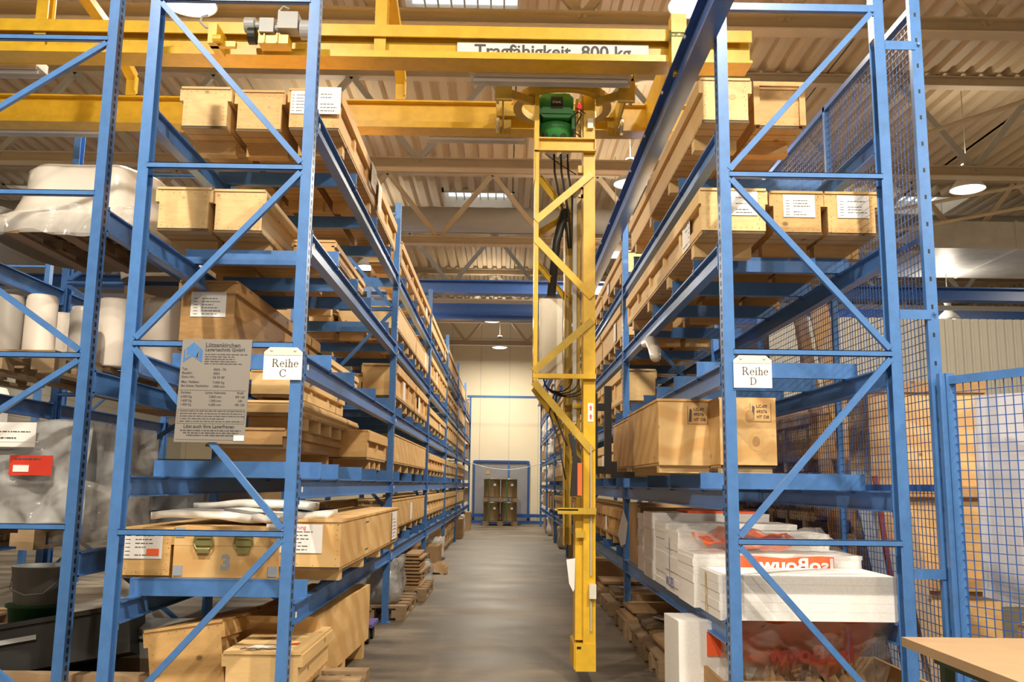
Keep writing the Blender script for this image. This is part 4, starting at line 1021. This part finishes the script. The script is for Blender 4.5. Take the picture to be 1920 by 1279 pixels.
# pendant control, labels, tubes on the column
MB().prism([(.49, 1.33), (.56, 1.33), (.565, 1.60), (.535, 1.63), (.52, 1.74), (.495, 1.79), (.475, 1.78), (.51, 1.62), (.50, 1.5)], 'y', 6.70, 6.76).build('control_handle', 'black', mt_)
MB().box(.54, .572, 6.69, 6.75, 1.335, 1.57).build('control_front', 'orange', mt_)
MB().box(.40, .682, 6.74, 6.79, 1.20, 1.245).box(.38, .55, 6.74, 6.95, 1.225, 1.235).box(.535, .60, 6.78, 6.8, 1.03, 1.08).build('control_bracket', 'yellow2', mt_)
MB().box(.625, .668, 6.796, 6.80, 1.88, 2.02).build('warning_label', 'paper', mt_)
m_ = MB()
for z in (1.90, 1.965): m_.add([(.640, 6.795, z), (.654, 6.795, z), (.654, 6.795, z+.02), (.660, 6.795, z+.02), (.647, 6.795, z+.04), (.634, 6.795, z+.02), (.640, 6.795, z+.02)], [tuple(range(7))])
m_.build('label_arrow', 'ink_red', mt_)
MB().tube([(.648, 6.785, .76), (.648, 6.785, 1.70)], .006, 8).tube([(.648, 6.785, .37), (.648, 6.785, .64)], .006, 8).build('switch_rod', 'truss_grey', mt_)
MB().box(.632, .682, 6.75, 6.80, .60, .70).build('limit_switch', 'cream', mt_)
MB().add([(.47, 6.82, .87), (.535, 6.82, .88), (.53, 6.82, .66), (.52, 6.82, .64), (.49, 6.82, .70)], [(0, 1, 2, 3, 4)]).build('document_sleeve', 'paper', mt_)
MB().box(.70, .745, 7.24, 7.30, 1.50, 2.14).box(.80, .855, 7.24, 7.30, 1.50, 2.20).box(.702, .853, 7.246, 7.276, 1.503, 1.56).box(.702, .853, 7.246, 7.276, 2.0, 2.06).box(.682, .70, 7.0, 7.28, 1.6, 1.7).build('fork_carriage', 'black_steel', mt_)
MB().box(.855, 1.04, 7.26, 7.34, 1.47, 1.52).box(.855, .90, 7.26, 7.34, 1.52, 1.6).build('fork_arm', 'black_steel', mt_)
MB().box(.535, .70, 7.04, 7.24, 1.60, 1.64).box(.535, .70, 7.04, 7.24, 2.0, 2.04).build('carriage_plate', 'yellow2', mt_)

# ================================================================== ROW B GOODS
pallet(-3.46, 6.07, LB[2], 'pallet under the white shrink-wrapped load on the upper rear left shelf', 0, 'pallets in the rear left rack')
def loft(name, prof, mat, loc, label, cat, group=None):
    rings = []
    for z, cx_, cy_, rx, ry, lob, ph in prof:
        rings.append([(cx_+rx*math.copysign(abs(math.cos(a))**.62, math.cos(a))*(1+lob*math.cos(5*a+ph)), cy_+ry*math.copysign(abs(math.sin(a))**.62, math.sin(a))*(1+lob*math.cos(6*a+ph)), z) for a in [2*math.pi*k/48 for k in range(48)]])
    o = MB().tube_rings(rings, False).build(name, mat, None, True); o.location = loc; tag(o, label, cat, group); return o
loft('shrink_wrapped_load', [(0, 0, 0, .60, .60, .012, 0), (.06, 0, 0, .63, .64, .02, 0), (.13, 0, 0, .62, .63, .02, 0), (.19, 0, 0, .53, .53, .03, 0), (.30, 0, 0, .49, .48, .04, 0), (.42, 0, 0, .46, .45, .05, 0), (.52, 0, 0, .46, .45, .05, 0), (.555, 0, 0, .42, .42, .05, 0), (.56, 0, 0, .01, .01, 0, 0)], 'white_wrap', (-3.06, 6.66, LB[2]+.01), 'long white shrink-wrapped load with a rumpled hem on the rear left shelf', 'wrapped goods')
loft('shrink_wrapped_load', [(0, 0, 0, .50, .48, .02, 1), (.12, 0, 0, .52, .5, .02, 1), (.2, 0, 0, .44, .42, .05, 1), (.5, 0, 0, .40, .38, .06, 1), (.68, -.02, 0, .32, .3, .06, 1), (.76, -.04, 0, .15, .17, .05, 1), (.77, -.04, 0, .01, .01, 0, 1)], 'white_wrap', (-2.80, 7.85, LB[2]+.01), 'white shrink-wrapped load with a rounded hump on the rear left shelf', 'wrapped goods')
o = crumple('plastic_sheet', -3.74, -2.50, 5.96, 5.99, LB[2]-.03, LB[2]+.17, 'film', .02, 44, 24); tag(o, 'rumpled clear plastic hem around the white wrapped load', 'plastic film')
pallet(-3.62, 5.65, LB[1], 'pallet under the upright rolls on the middle rear left shelf', 0, 'pallets in the rear left rack')
pallet(-3.30, 6.9, LB[1], 'pallet under the taller rolls on the middle rear left shelf', 0, 'pallets in the rear left rack')
for i, (x, y, r_, h, mt2, lb) in enumerate([(-3.30, 5.95, .092, .40, 'tube_grey', 'grey upright roll, leftmost on the middle rear shelf'), (-3.10, 5.98, .095, .41, 'tube', 'beige upright roll standing right of the grey one'), (-2.93, 6.22, .085, .38, 'tube_grey', 'short grey-brown roll half hidden behind the left post'),
        (-2.86, 6.55, .125, .50, 'tube', 'tall beige upright roll between the two left posts'), (-2.62, 6.85, .15, .56, 'tube', 'tall pale roll behind the front left post'), (-3.25, 6.6, .1, .40, 'tube', 'beige roll in the second line on the middle rear shelf')]):
    t = thing('upright_roll', lb, 'roll', (x, y, LB[1]+.145), 0, 'rolls standing on the middle rear left shelf')
    MB().lathe([(r_*1.04, 0), (r_*1.04, .01), (r_*1.03, h-.04), (r_*.95, h-.008), (r_*.86, h)], 32).build('roll_body', mt2, t, True)
    MB().lathe([(r_*.5, h+.001), (r_*.5, h+.004)], 20).build('core_cap', 'tube_grey', t)
pallet(-3.62, 5.6, LB[0], 'pallet under the large plastic-covered box on the lowest rear left shelf', 0, 'pallets in the rear left rack')
t = thing('covered_box', 'large box under cloudy plastic with a red document pouch and white note', 'wrapped goods', (-3.75, 5.72, LB[0]+.146))
MB().box(0, 1.12, .0, .9, 0, .60).build('box_body', 'grey_case', t)
m_ = MB()
def cov(u, v):
    z = .635-.63*v; e = .02*math.sin(13*u+6*v)+.013*math.sin(29*u-11*v); return (-.04+1.24*u, -.05-.05*v+e*(.3+v)-.02*math.sin(5*v), z+.012*math.sin(9*u))
m_.grid(cov, 40, 24)
m_.grid(lambda u, v: (-.04+1.24*u, -.05+1.0*v, .637+.012*math.sin(9*u)), 20, 6)
m_.grid(lambda u, v: (1.20+.05*v+.02*math.sin(13*u+5*v), -.05+1.0*u, .635-.66*v), 20, 16)
m_.build('plastic_cover', 'film_grey', t, True)
MB().box(.55, .9, -.118, -.112, .50, .505).build('tape', 'paper', t)
q = MB().box(.74, 1.0, -.122, -.118, .30, .42); q.build('document_pouch', 'red_film', t); MB().box(.765, .86, -.1245, -.1225, .32, .36).build('pouch_window', 'paper', t)
q = MB(); dashes(q, .77, .93, .395, .008, -.1245); q.build('pouch_print', 'ink', t)
MB().box(.30, .88, -.116, -.113, .47, .62).build('white_note', 'paper', t); q = MB(); dashes(q, .58, .85, .56, .006, -.1175); dashes(q, .58, .77, .52, .008, -.1175); q.build('note_print', 'ink', t)
o = blob('wrapped_bundle', .42, .8, .42, .06, 61, 'film', (-2.66, 6.15, LB[0]-.02), 'clear plastic tail bulging off the lowest rear left shelf', 'plastic film')
# row B next bays: dim boxes
for i, (x, y, z, w_, d_, h_, mt2, lb) in enumerate([(-3.1, 8.4, LB[0], 1.0, 1.0, .62, 'grey_case', 'tall grey box beside the plastic-covered one in the rear left rack'), (-3.1, 8.5, LB[1], 1.0, 1.0, .5, 'carton', 'brown carton deeper in the middle rear left shelf'),
        (-3.1, 10.9, LB[0], 1.0, 1.2, .6, 'carton', 'brown carton on the lowest rear left shelf, third bay'), (-3.1, 10.9, LB[2], 1.0, 1.2, .5, 'carton', 'brown carton on the top rear left shelf, third bay'), (-3.1, 8.4, LB[2], 1.0, 1.0, .4, 'carton_dark', 'dark carton deep on the top rear left shelf')]):
    carton(x, y, z, w_, d_, h_, lb, None, 0, mt2, False)
# floor of row B
t = thing('pail', 'grey plastic pail with wire handle stacked in a green one, far left floor', 'bucket', (-3.42, 6.95, .50))
MB().lathe([(.17, 0), (.20, .26), (.205, .27), (.195, .27), (.165, .01)], 32, cap=False).lathe([(.17, .005), (.001, .005)], 32, cap=False).build('pail_body', 'bucket', t, True)
MB().tube([(-.2, -.02, .22), (-.12, -.2, .12), (.0, -.22, .08), (.12, -.2, .09), (.2, -.02, .22)], .004, 6).build('handle', 'steel', t, True)
t = thing('pail', 'dark green pail with a rim holding the grey pail', 'bucket', (-3.42, 6.95, .22))
MB().lathe([(.17, 0), (.205, .26), (.22, .26), (.22, .28), (.205, .28)], 32).build('pail_body', 'bucket_green', t, True)
MB().box(-3.9, -2.8, 6.7, 7.3, 0, .22).build('dark_plinth_box', 'black', None); tag(bpy.data.objects['dark_plinth_box'], 'low black box under the stacked pails', 'box')
t = thing('tipped_tub', 'black plastic tub lying tipped beneath the rear left rack', 'tub', (-3.45, 6.0, .12))
m_ = MB(); m_.prism([(0, 0), (.04, 0), (.04, .0), (.04, .30), (0, .32)], 'y', 0, .62).prism([(0, 0), (1.05, 0), (1.05, .03), (0, .03)], 'y', 0, .62).prism([(1.01, .03), (1.05, .03), (1.07, .28), (1.03, .30)], 'y', 0, .62)
m_.prism([(0, .0), (1.05, .0), (1.06, .30), (0, .32)], 'y', .60, .64).prism([(0, .0), (1.05, .0), (1.06, .30), (0, .32)], 'y', -.02, .02)
tb = m_.build('tub_body', 'black', t); MB().box(-.03, 1.09, -.05, -.02, .28, .31).build('tub_rim', 'black', t); MB().box(.2, .5, -.056, -.05, .18, .21).build('grip_slot', 'grey_case', t)
t.rotation_euler = (math.radians(-12), math.radians(-9), math.radians(14))
for i in range(3):
    o = MB().prism([(-.95, 0), (.95, 0), (.95, .06), (-.95, .06)], 'y', 0, .11).build('timber_beam', 'palw' if i % 2 else 'old'); o.location = (-2.85+.05*i, 5.53+.13*i, .13+.065*(i % 2)); o.rotation_euler = (0, math.radians(1.5*(i-1)), 0); tag(o, 'rough timber beam on the floor under the left racks, %s' % ['nearest the viewer', 'middle of three', 'rearmost of three'][i], 'timber', 'timber beams under the left racks')
carton(-2.85, 5.45, 0, 1.8, .5, .12, 'flat dark base carton under the rough timber beams', None, 0, 'carton_dark', False)
t = thing('steel_case', 'dark grey flat case behind the leaning pine crate', 'case', (-2.45, 6.6, .18))
MB().box(-.3, .3, 0, .5, 0, .20).build('case_body', 'grey_case', t); MB().box(-.25, .22, -.006, 0, .11, .13).build('case_handle', 'black', t)
MB().box(-2.8, -2.1, 6.6, 7.1, 0, .18).build('case_base', 'carton_dark'); tag(bpy.data.objects['case_base'], 'dark carton supporting the grey flat case', 'box')
# far left rack goods
for i, (y, z, h_, lb) in enumerate([(5.9, 2.0, .42, 'brown carton with a white label on the far left rack'), (7.0, 2.0, .3, 'low open brown carton beside the labelled one, far left rack')]):
    o = carton(-5.95-.1, y, z, .85, .8, h_, lb); MB().box(.05, .32, -.004, -.001, .1, .36).build('white_label', 'paper', o) if i == 0 else None
for i in range(6):
    t = thing('canister', 'white canister with black cap on the far left rack, %s in line' % ORD[i], 'canister', (-5.95, 8.35+.42*i, 2.0), 0, 'white canisters on the far left rack')
    MB().prism([(-.17, 0), (.17, 0), (.17, .36), (.13, .44), (-.13, .44), (-.17, .36)], 'y', -.16, .16).build('canister_body', 'canister', t); MB().lathe([(.04, .44), (.04, .49)], 14, (-.08, 0, 0)).build('cap', 'black', t)
for i in range(8):
    carton(-5.98, 5.7+1.0*i, .95, .8, .7, .4, 'open brown carton, %s on the lower shelf of the far left rack' % (ORD+['seventh', 'eighth'])[i], 'cartons on the far left rack lower shelf')
t = thing('red_crate_stack', 'dark red plastic crate stack on a pallet at the far left', 'crates', (-5.2, 8.2, .145))
for i in range(4): MB().box(-.3, .3, 0, .5, i*.16, i*.16+.15).build('red_crate', 'rust', t)
MB().box(-.05, .22, -.005, -.002, .45, .62).build('white_label', 'paper', t)
pallet(-5.6, 8.1, 0, 'wooden pallet under the dark red crate stack', 0, None)
t = thing('machine_cover', 'large white covered machine at the far left behind the racks', 'machine', (-8.6, 9.5, 0)); MB().box(-1, 1, 0, 2.5, 0, 2.6).build('cover', 'wall_lite', t)

# ================================================================== RIGHT SIDE
def mesh_panel(name, p0, p1, z0, z1, parent, step=.05, wy=.004):
    p0, p1 = Vector(p0), Vector(p1); L_ = (p1-p0).length; d = (p1-p0)/L_; m_ = MB(); n_ = int(L_/step); nrm = Vector((-d.y, d.x, 0))
    for i in range(n_+1):
        q = p0+d*(i*L_/n_); m_.bar((q.x, q.y, z0), (q.x, q.y, z1), wy, wy)
    k = int((z1-z0)/step)
    for j in range(k+1):
        z = z0+(z1-z0)*j/k; a = p0+nrm*.004; b = p1+nrm*.004; m_.bar((a.x, a.y, z), (b.x, b.y, z), wy, wy)
    return m_.build(name, 'blue_dark', parent)
FX = 2.455
t = thing('mesh_fence', 'tall blue wire mesh guard behind the right rack row', 'fence')
mesh_panel('wire_mesh', (FX, 5.2, 0), (FX, 13.9, 0), .08, 4.30, t, .048, .0038)
for y in (5.13, 6.62, 8.6, 10.6, 12.5, 13.95):
    q = MB().box(FX-.02, FX+.045 if y < 5.2 else FX+.02, y, y+.04, 0, 4.9 if y < 5.2 else 4.33)
    if y < 5.2:
        q.mi = 1
        for k in range(28): q.box(FX+.006, FX+.018, y-.0012, y, .3+k*.165, .325+k*.165)
    q.build('fence_post', ['blue', 'black'], t)
pieces(MB().box(FX-.02, FX+.02, 5.17, 13.95, 4.29, 4.33).box(FX-.015, FX+.015, 5.17, 13.95, 2.86, 2.89), 'fence_rail', 'blue_dark', t)
pieces(MB().box(FX-.015, FX+.015, 5.17, 13.95, 1.40, 1.44).box(FX-.015, FX+.015, 5.17, 13.95, .05, .09), 'fence_rail', 'blue_dark', t)
for z in (.95, 2.41, 4.07): MB().box(2.275, FX-.0, 5.125, 5.131, z-.028, z+.028).lathe([(.008, 0), (.008, .014)], 8, (FX+.02, 5.12, z)).build('fence_bracket', 'blue', t)
t = thing('mesh_fence', 'lower blue mesh fence panel running forward past the table', 'fence')
A_, B_ = Vector((2.475, 5.11, 0)), Vector((3.05, 3.85, 0))
mesh_panel('wire_mesh', A_, B_, .12, 2.0, t, .048, .0042)
pieces(MB().bar((A_.x, A_.y, 2.02), (B_.x, B_.y, 2.02), .03, .045).bar((A_.x, A_.y, .10), (B_.x, B_.y, .10), .03, .04), 'fence_rail', 'blue', t)
q = MB(); q.box(A_.x+.002, A_.x+.05, A_.y-.07, A_.y-.01, 0, 2.06).box(A_.x-.03, A_.x+.0, A_.y-.06, A_.y-.02, 0, 2.06); q.build('fence_post', 'blue', t)
# table
t = thing('work_table', 'beech-topped work table at the bottom right corner with dark green frame', 'table', (1.80, 2.60, 0))
MB().box(0.0, 1.0, 0, 1.62, .715, .755).build('table_top', 'table', t)
for (x, y) in ((.13, 1.50), (.85, 1.50), (.13, .1), (.85, .1)): MB().box(x, x+.045, y, y+.045, 0, .70).build('leg', 'table_leg', t)
MB().box(.10, .92, 1.50, 1.53, .66, .714).box(.10, .13, .1, 1.5, .66, .714).box(.90, .93, .1, 1.5, .66, .714).build('table_frame', 'table_leg', t)
o = MB().box(.0, .05, 0, .05, 0, .05).build('x', 'old'); bpy.data.objects.remove(o)
# plywood crates behind the mesh
t = thing('plywood_crate', 'tall upright plywood crate behind the mesh, right of the rack', 'crate', (2.62, 6.5, .0), math.radians(-4))
MB().box(0, .82, 0, .5, 1.44, 2.18).build('upper_body', 'ply', t); MB().box(.03, .84, .02, .5, .12, 1.36).build('lower_body', 'pine2', t)
pieces(MB().box(-.0, .86, -.03, .5, 1.36, 1.44).box(.05, .86, -.03, .0, .72, .80).box(.0, .82, -.02, 0, 2.10, 2.18), 'batten', 'old', t); pieces(MB().box(.05, .15, 0, .5, 0, .12).box(.65, .75, 0, .5, 0, .12), 'skid', 'old', t)
t = thing('white_partition', 'white sheet panel leaning behind the lower mesh fence at right', 'panel', (2.66, 5.30, .80)); o_ = MB().prism([(0, -.0), (.9, -.10), (.9, 1.18), (.0, 1.18)], 'y', 0, .03).build('panel_sheet', 'white_panel', t)
t.rotation_euler = (math.radians(-3), 0, math.radians(-50)); t.location = (2.80, 5.42, .80)
o = mk(.7, .6, .8, 3.25, 5.15-.1, 0, 'timber crate supporting the white leaning panel', mat='old', style='cleat', rz=math.radians(-50)); o.location = (3.12, 4.95, 0)
def lean(x, y, z1, dx, dy, w_, mat, label, z0=0, th=.03):
    o = MB().bar((0, 0, 0), (dx, dy, z1-z0), w_, th, up=(0, 1, 0)).build('leaning_board', mat); o.location = (x, y, z0+.0); tag(o, label, 'board', 'boards leaning behind the mesh fence'); return o
lean(3.02, 7.3, 3.0, -.28, .5, .16, 'pine2', 'tall pale plank with a knot leaning behind the mesh')
lean(2.92, 7.7, 3.1, -.26, .4, .12, 'old', 'tall brown plank leaning left of the pale plank')
lean(2.80, 6.4, 1.55, -.20, .2, .20, 'slate', 'grey-blue sheet leaning low behind the mesh', 0)
lean(2.68, 6.2, 1.5, -.12, .1, .03, 'rust', 'narrow red-edged board leaning low behind the mesh', 0)
lean(2.98, 6.35, 1.5, -.18, .2, .12, 'palw', 'grey weathered board leaning low behind the mesh', 0)
g = 'planked crates stacked behind the mesh'
for i, (y, z) in enumerate([(7.9, .0), (7.9, .52), (7.9, 1.04), (7.9, 1.56), (9.8, 0), (9.8, .6), (9.8, 1.2), (9.8, 1.8)]):
    mk(.95, .42 if i < 4 else .5, 1.6, 3.15, y, z, 'brown planked crate behind the mesh, %s stack, %s from the floor' % (['near', 'far'][i//4], ORD[i % 4]), mat='old' if i % 3 else 'pine2', style='cleat', base='boards2', group=g)
t = thing('store_screen', 'pale corrugated partition behind the mesh guard deep on the right', 'partition', (3.9, 11.5, 0))
q = MB()
for k in range(40): q.box(k*.11-.5, k*.11-.44, -.02, 0, 0, 3.6)
q.box(-.5, 3.9, 0, .04, 0, 3.6); q.build('sheet', 'wall_lite', t)
# blue hall crane behind, duct, wall beams
t = thing('hall_crane', 'blue twin-girder hall crane crossing deep behind the racks', 'crane')
MB().ibeam('x', -12, 15.8, 18.0, 5.20, .3, .27, .025).build('girder', 'blue_dark', t); MB().ibeam('x', -12, 15.8, 20.0, 5.03, .3, .42, .03).build('girder', 'blue_dark', t)
MB().box(-12, 15.8, 19.0, 19.05, 5.22, 5.32).build('conductor_rail', 'truss_grey', t)
t = thing('ventilation_duct', 'round spiral ventilation duct crossing between the roof trusses', 'duct', (0, 18.8, 7.0))
q = MB(); pts = []; rs = []
for i in range(141): x = -12+i*.2; pts.append((x, 0, 0)); rs.append(.265 if i % 2 else .272)
q.tube(pts, rs, 28); q.build('duct_pipe', 'truss_grey', t, True)
t = thing('rectangular_duct', 'silver rectangular air duct under the roof at the right', 'duct', (8.3, 17.2, 6.1)); MB().box(0, 3.4, 0, 2.5, 0, .55).box(-.02, .03, -.02, 2.5, -.02, .57).box(1.7, 1.75, -.02, 2.5, -.02, .57).build('duct_body', 'steel', t)
t = thing('wall_heater_rail', 'long dark strip heater hanging high near the right wall', 'heater', (9.4, 12.2, 3.9)); MB().box(0, 3.0, 0, .12, 0, .06).box(-.12, 0, -.04, .16, -.04, .16).build('heater_body', 'black', t); MB().bar((-.3, -.1, -.18), (3.0, -.1, -.12), .05, .05).build('rail', 'truss', t)
for i, y in enumerate((16, 21, 26, 31)):
    struct('trim_%d' % (i+3), MB().ibeam('y', y, y+5, 15.7, 4.2, .2, .3).box(15.6, 15.85, y, y+.25, 0, 7.6), 'truss')
# tie bars between the rack rows at the far end, drums
t = thing('tie_bar', 'pale blue tie bar spanning the aisle high at the far rack end', 'bar'); MB().box(-1.3, 1.3, 31.35, 31.40, 4.36, 4.44).build('bar', 'blue', t)
t = thing('barrier_chain', 'thin grey barrier cable sagging across the aisle before the door', 'chain'); MB().tube([(-1.17+2.44*i/12, 31.3, 2.12-.22*math.sin(math.pi*i/12)) for i in range(13)], .012, 6).build('cable', 'truss_grey', t)
pallet(-.70, 31.75, 0, 'pallet on the floor under the lower fibre drums before the door', 0, 'drum pallets').scale = (1.5, 1, 1)
pallet(-.70, 31.75, .80, 'pallet lying on top of the lower fibre drums', 0, 'drum pallets').scale = (1.5, 1, 1)
k = 0
for z in (.146, .948):
    for y in (32.05, 32.62):
        for x in (-.40, .20):
            t = thing('fibre_drum', 'brown fibre drum, %s layer, %s row, %s' % ('lower' if z < .5 else 'upper', 'front' if y < 32.3 else 'rear', 'left' if x < 0 else 'right'), 'drum', (x, y, z), 0, 'brown fibre drums stacked before the door')
            MB().lathe([(.285, 0), (.29, .02), (.28, .04), (.28, .60), (.29, .62), (.285, .652)], 28).build('drum_body', 'drum', t, True)
            MB().lathe([(.294, .61), (.294, .653)], 28).build('closing_ring', 'drum_ring', t, True); MB().box(-.10, -.07, -.30, -.25, 0, .655).lathe([(.284, .50), (.284, .512)], 28, cap=False).build('strap', 'green_strap', t)
            MB().box(.06, .14, -.296, -.27, .40, .47).build('drum_label', 'paper', t)
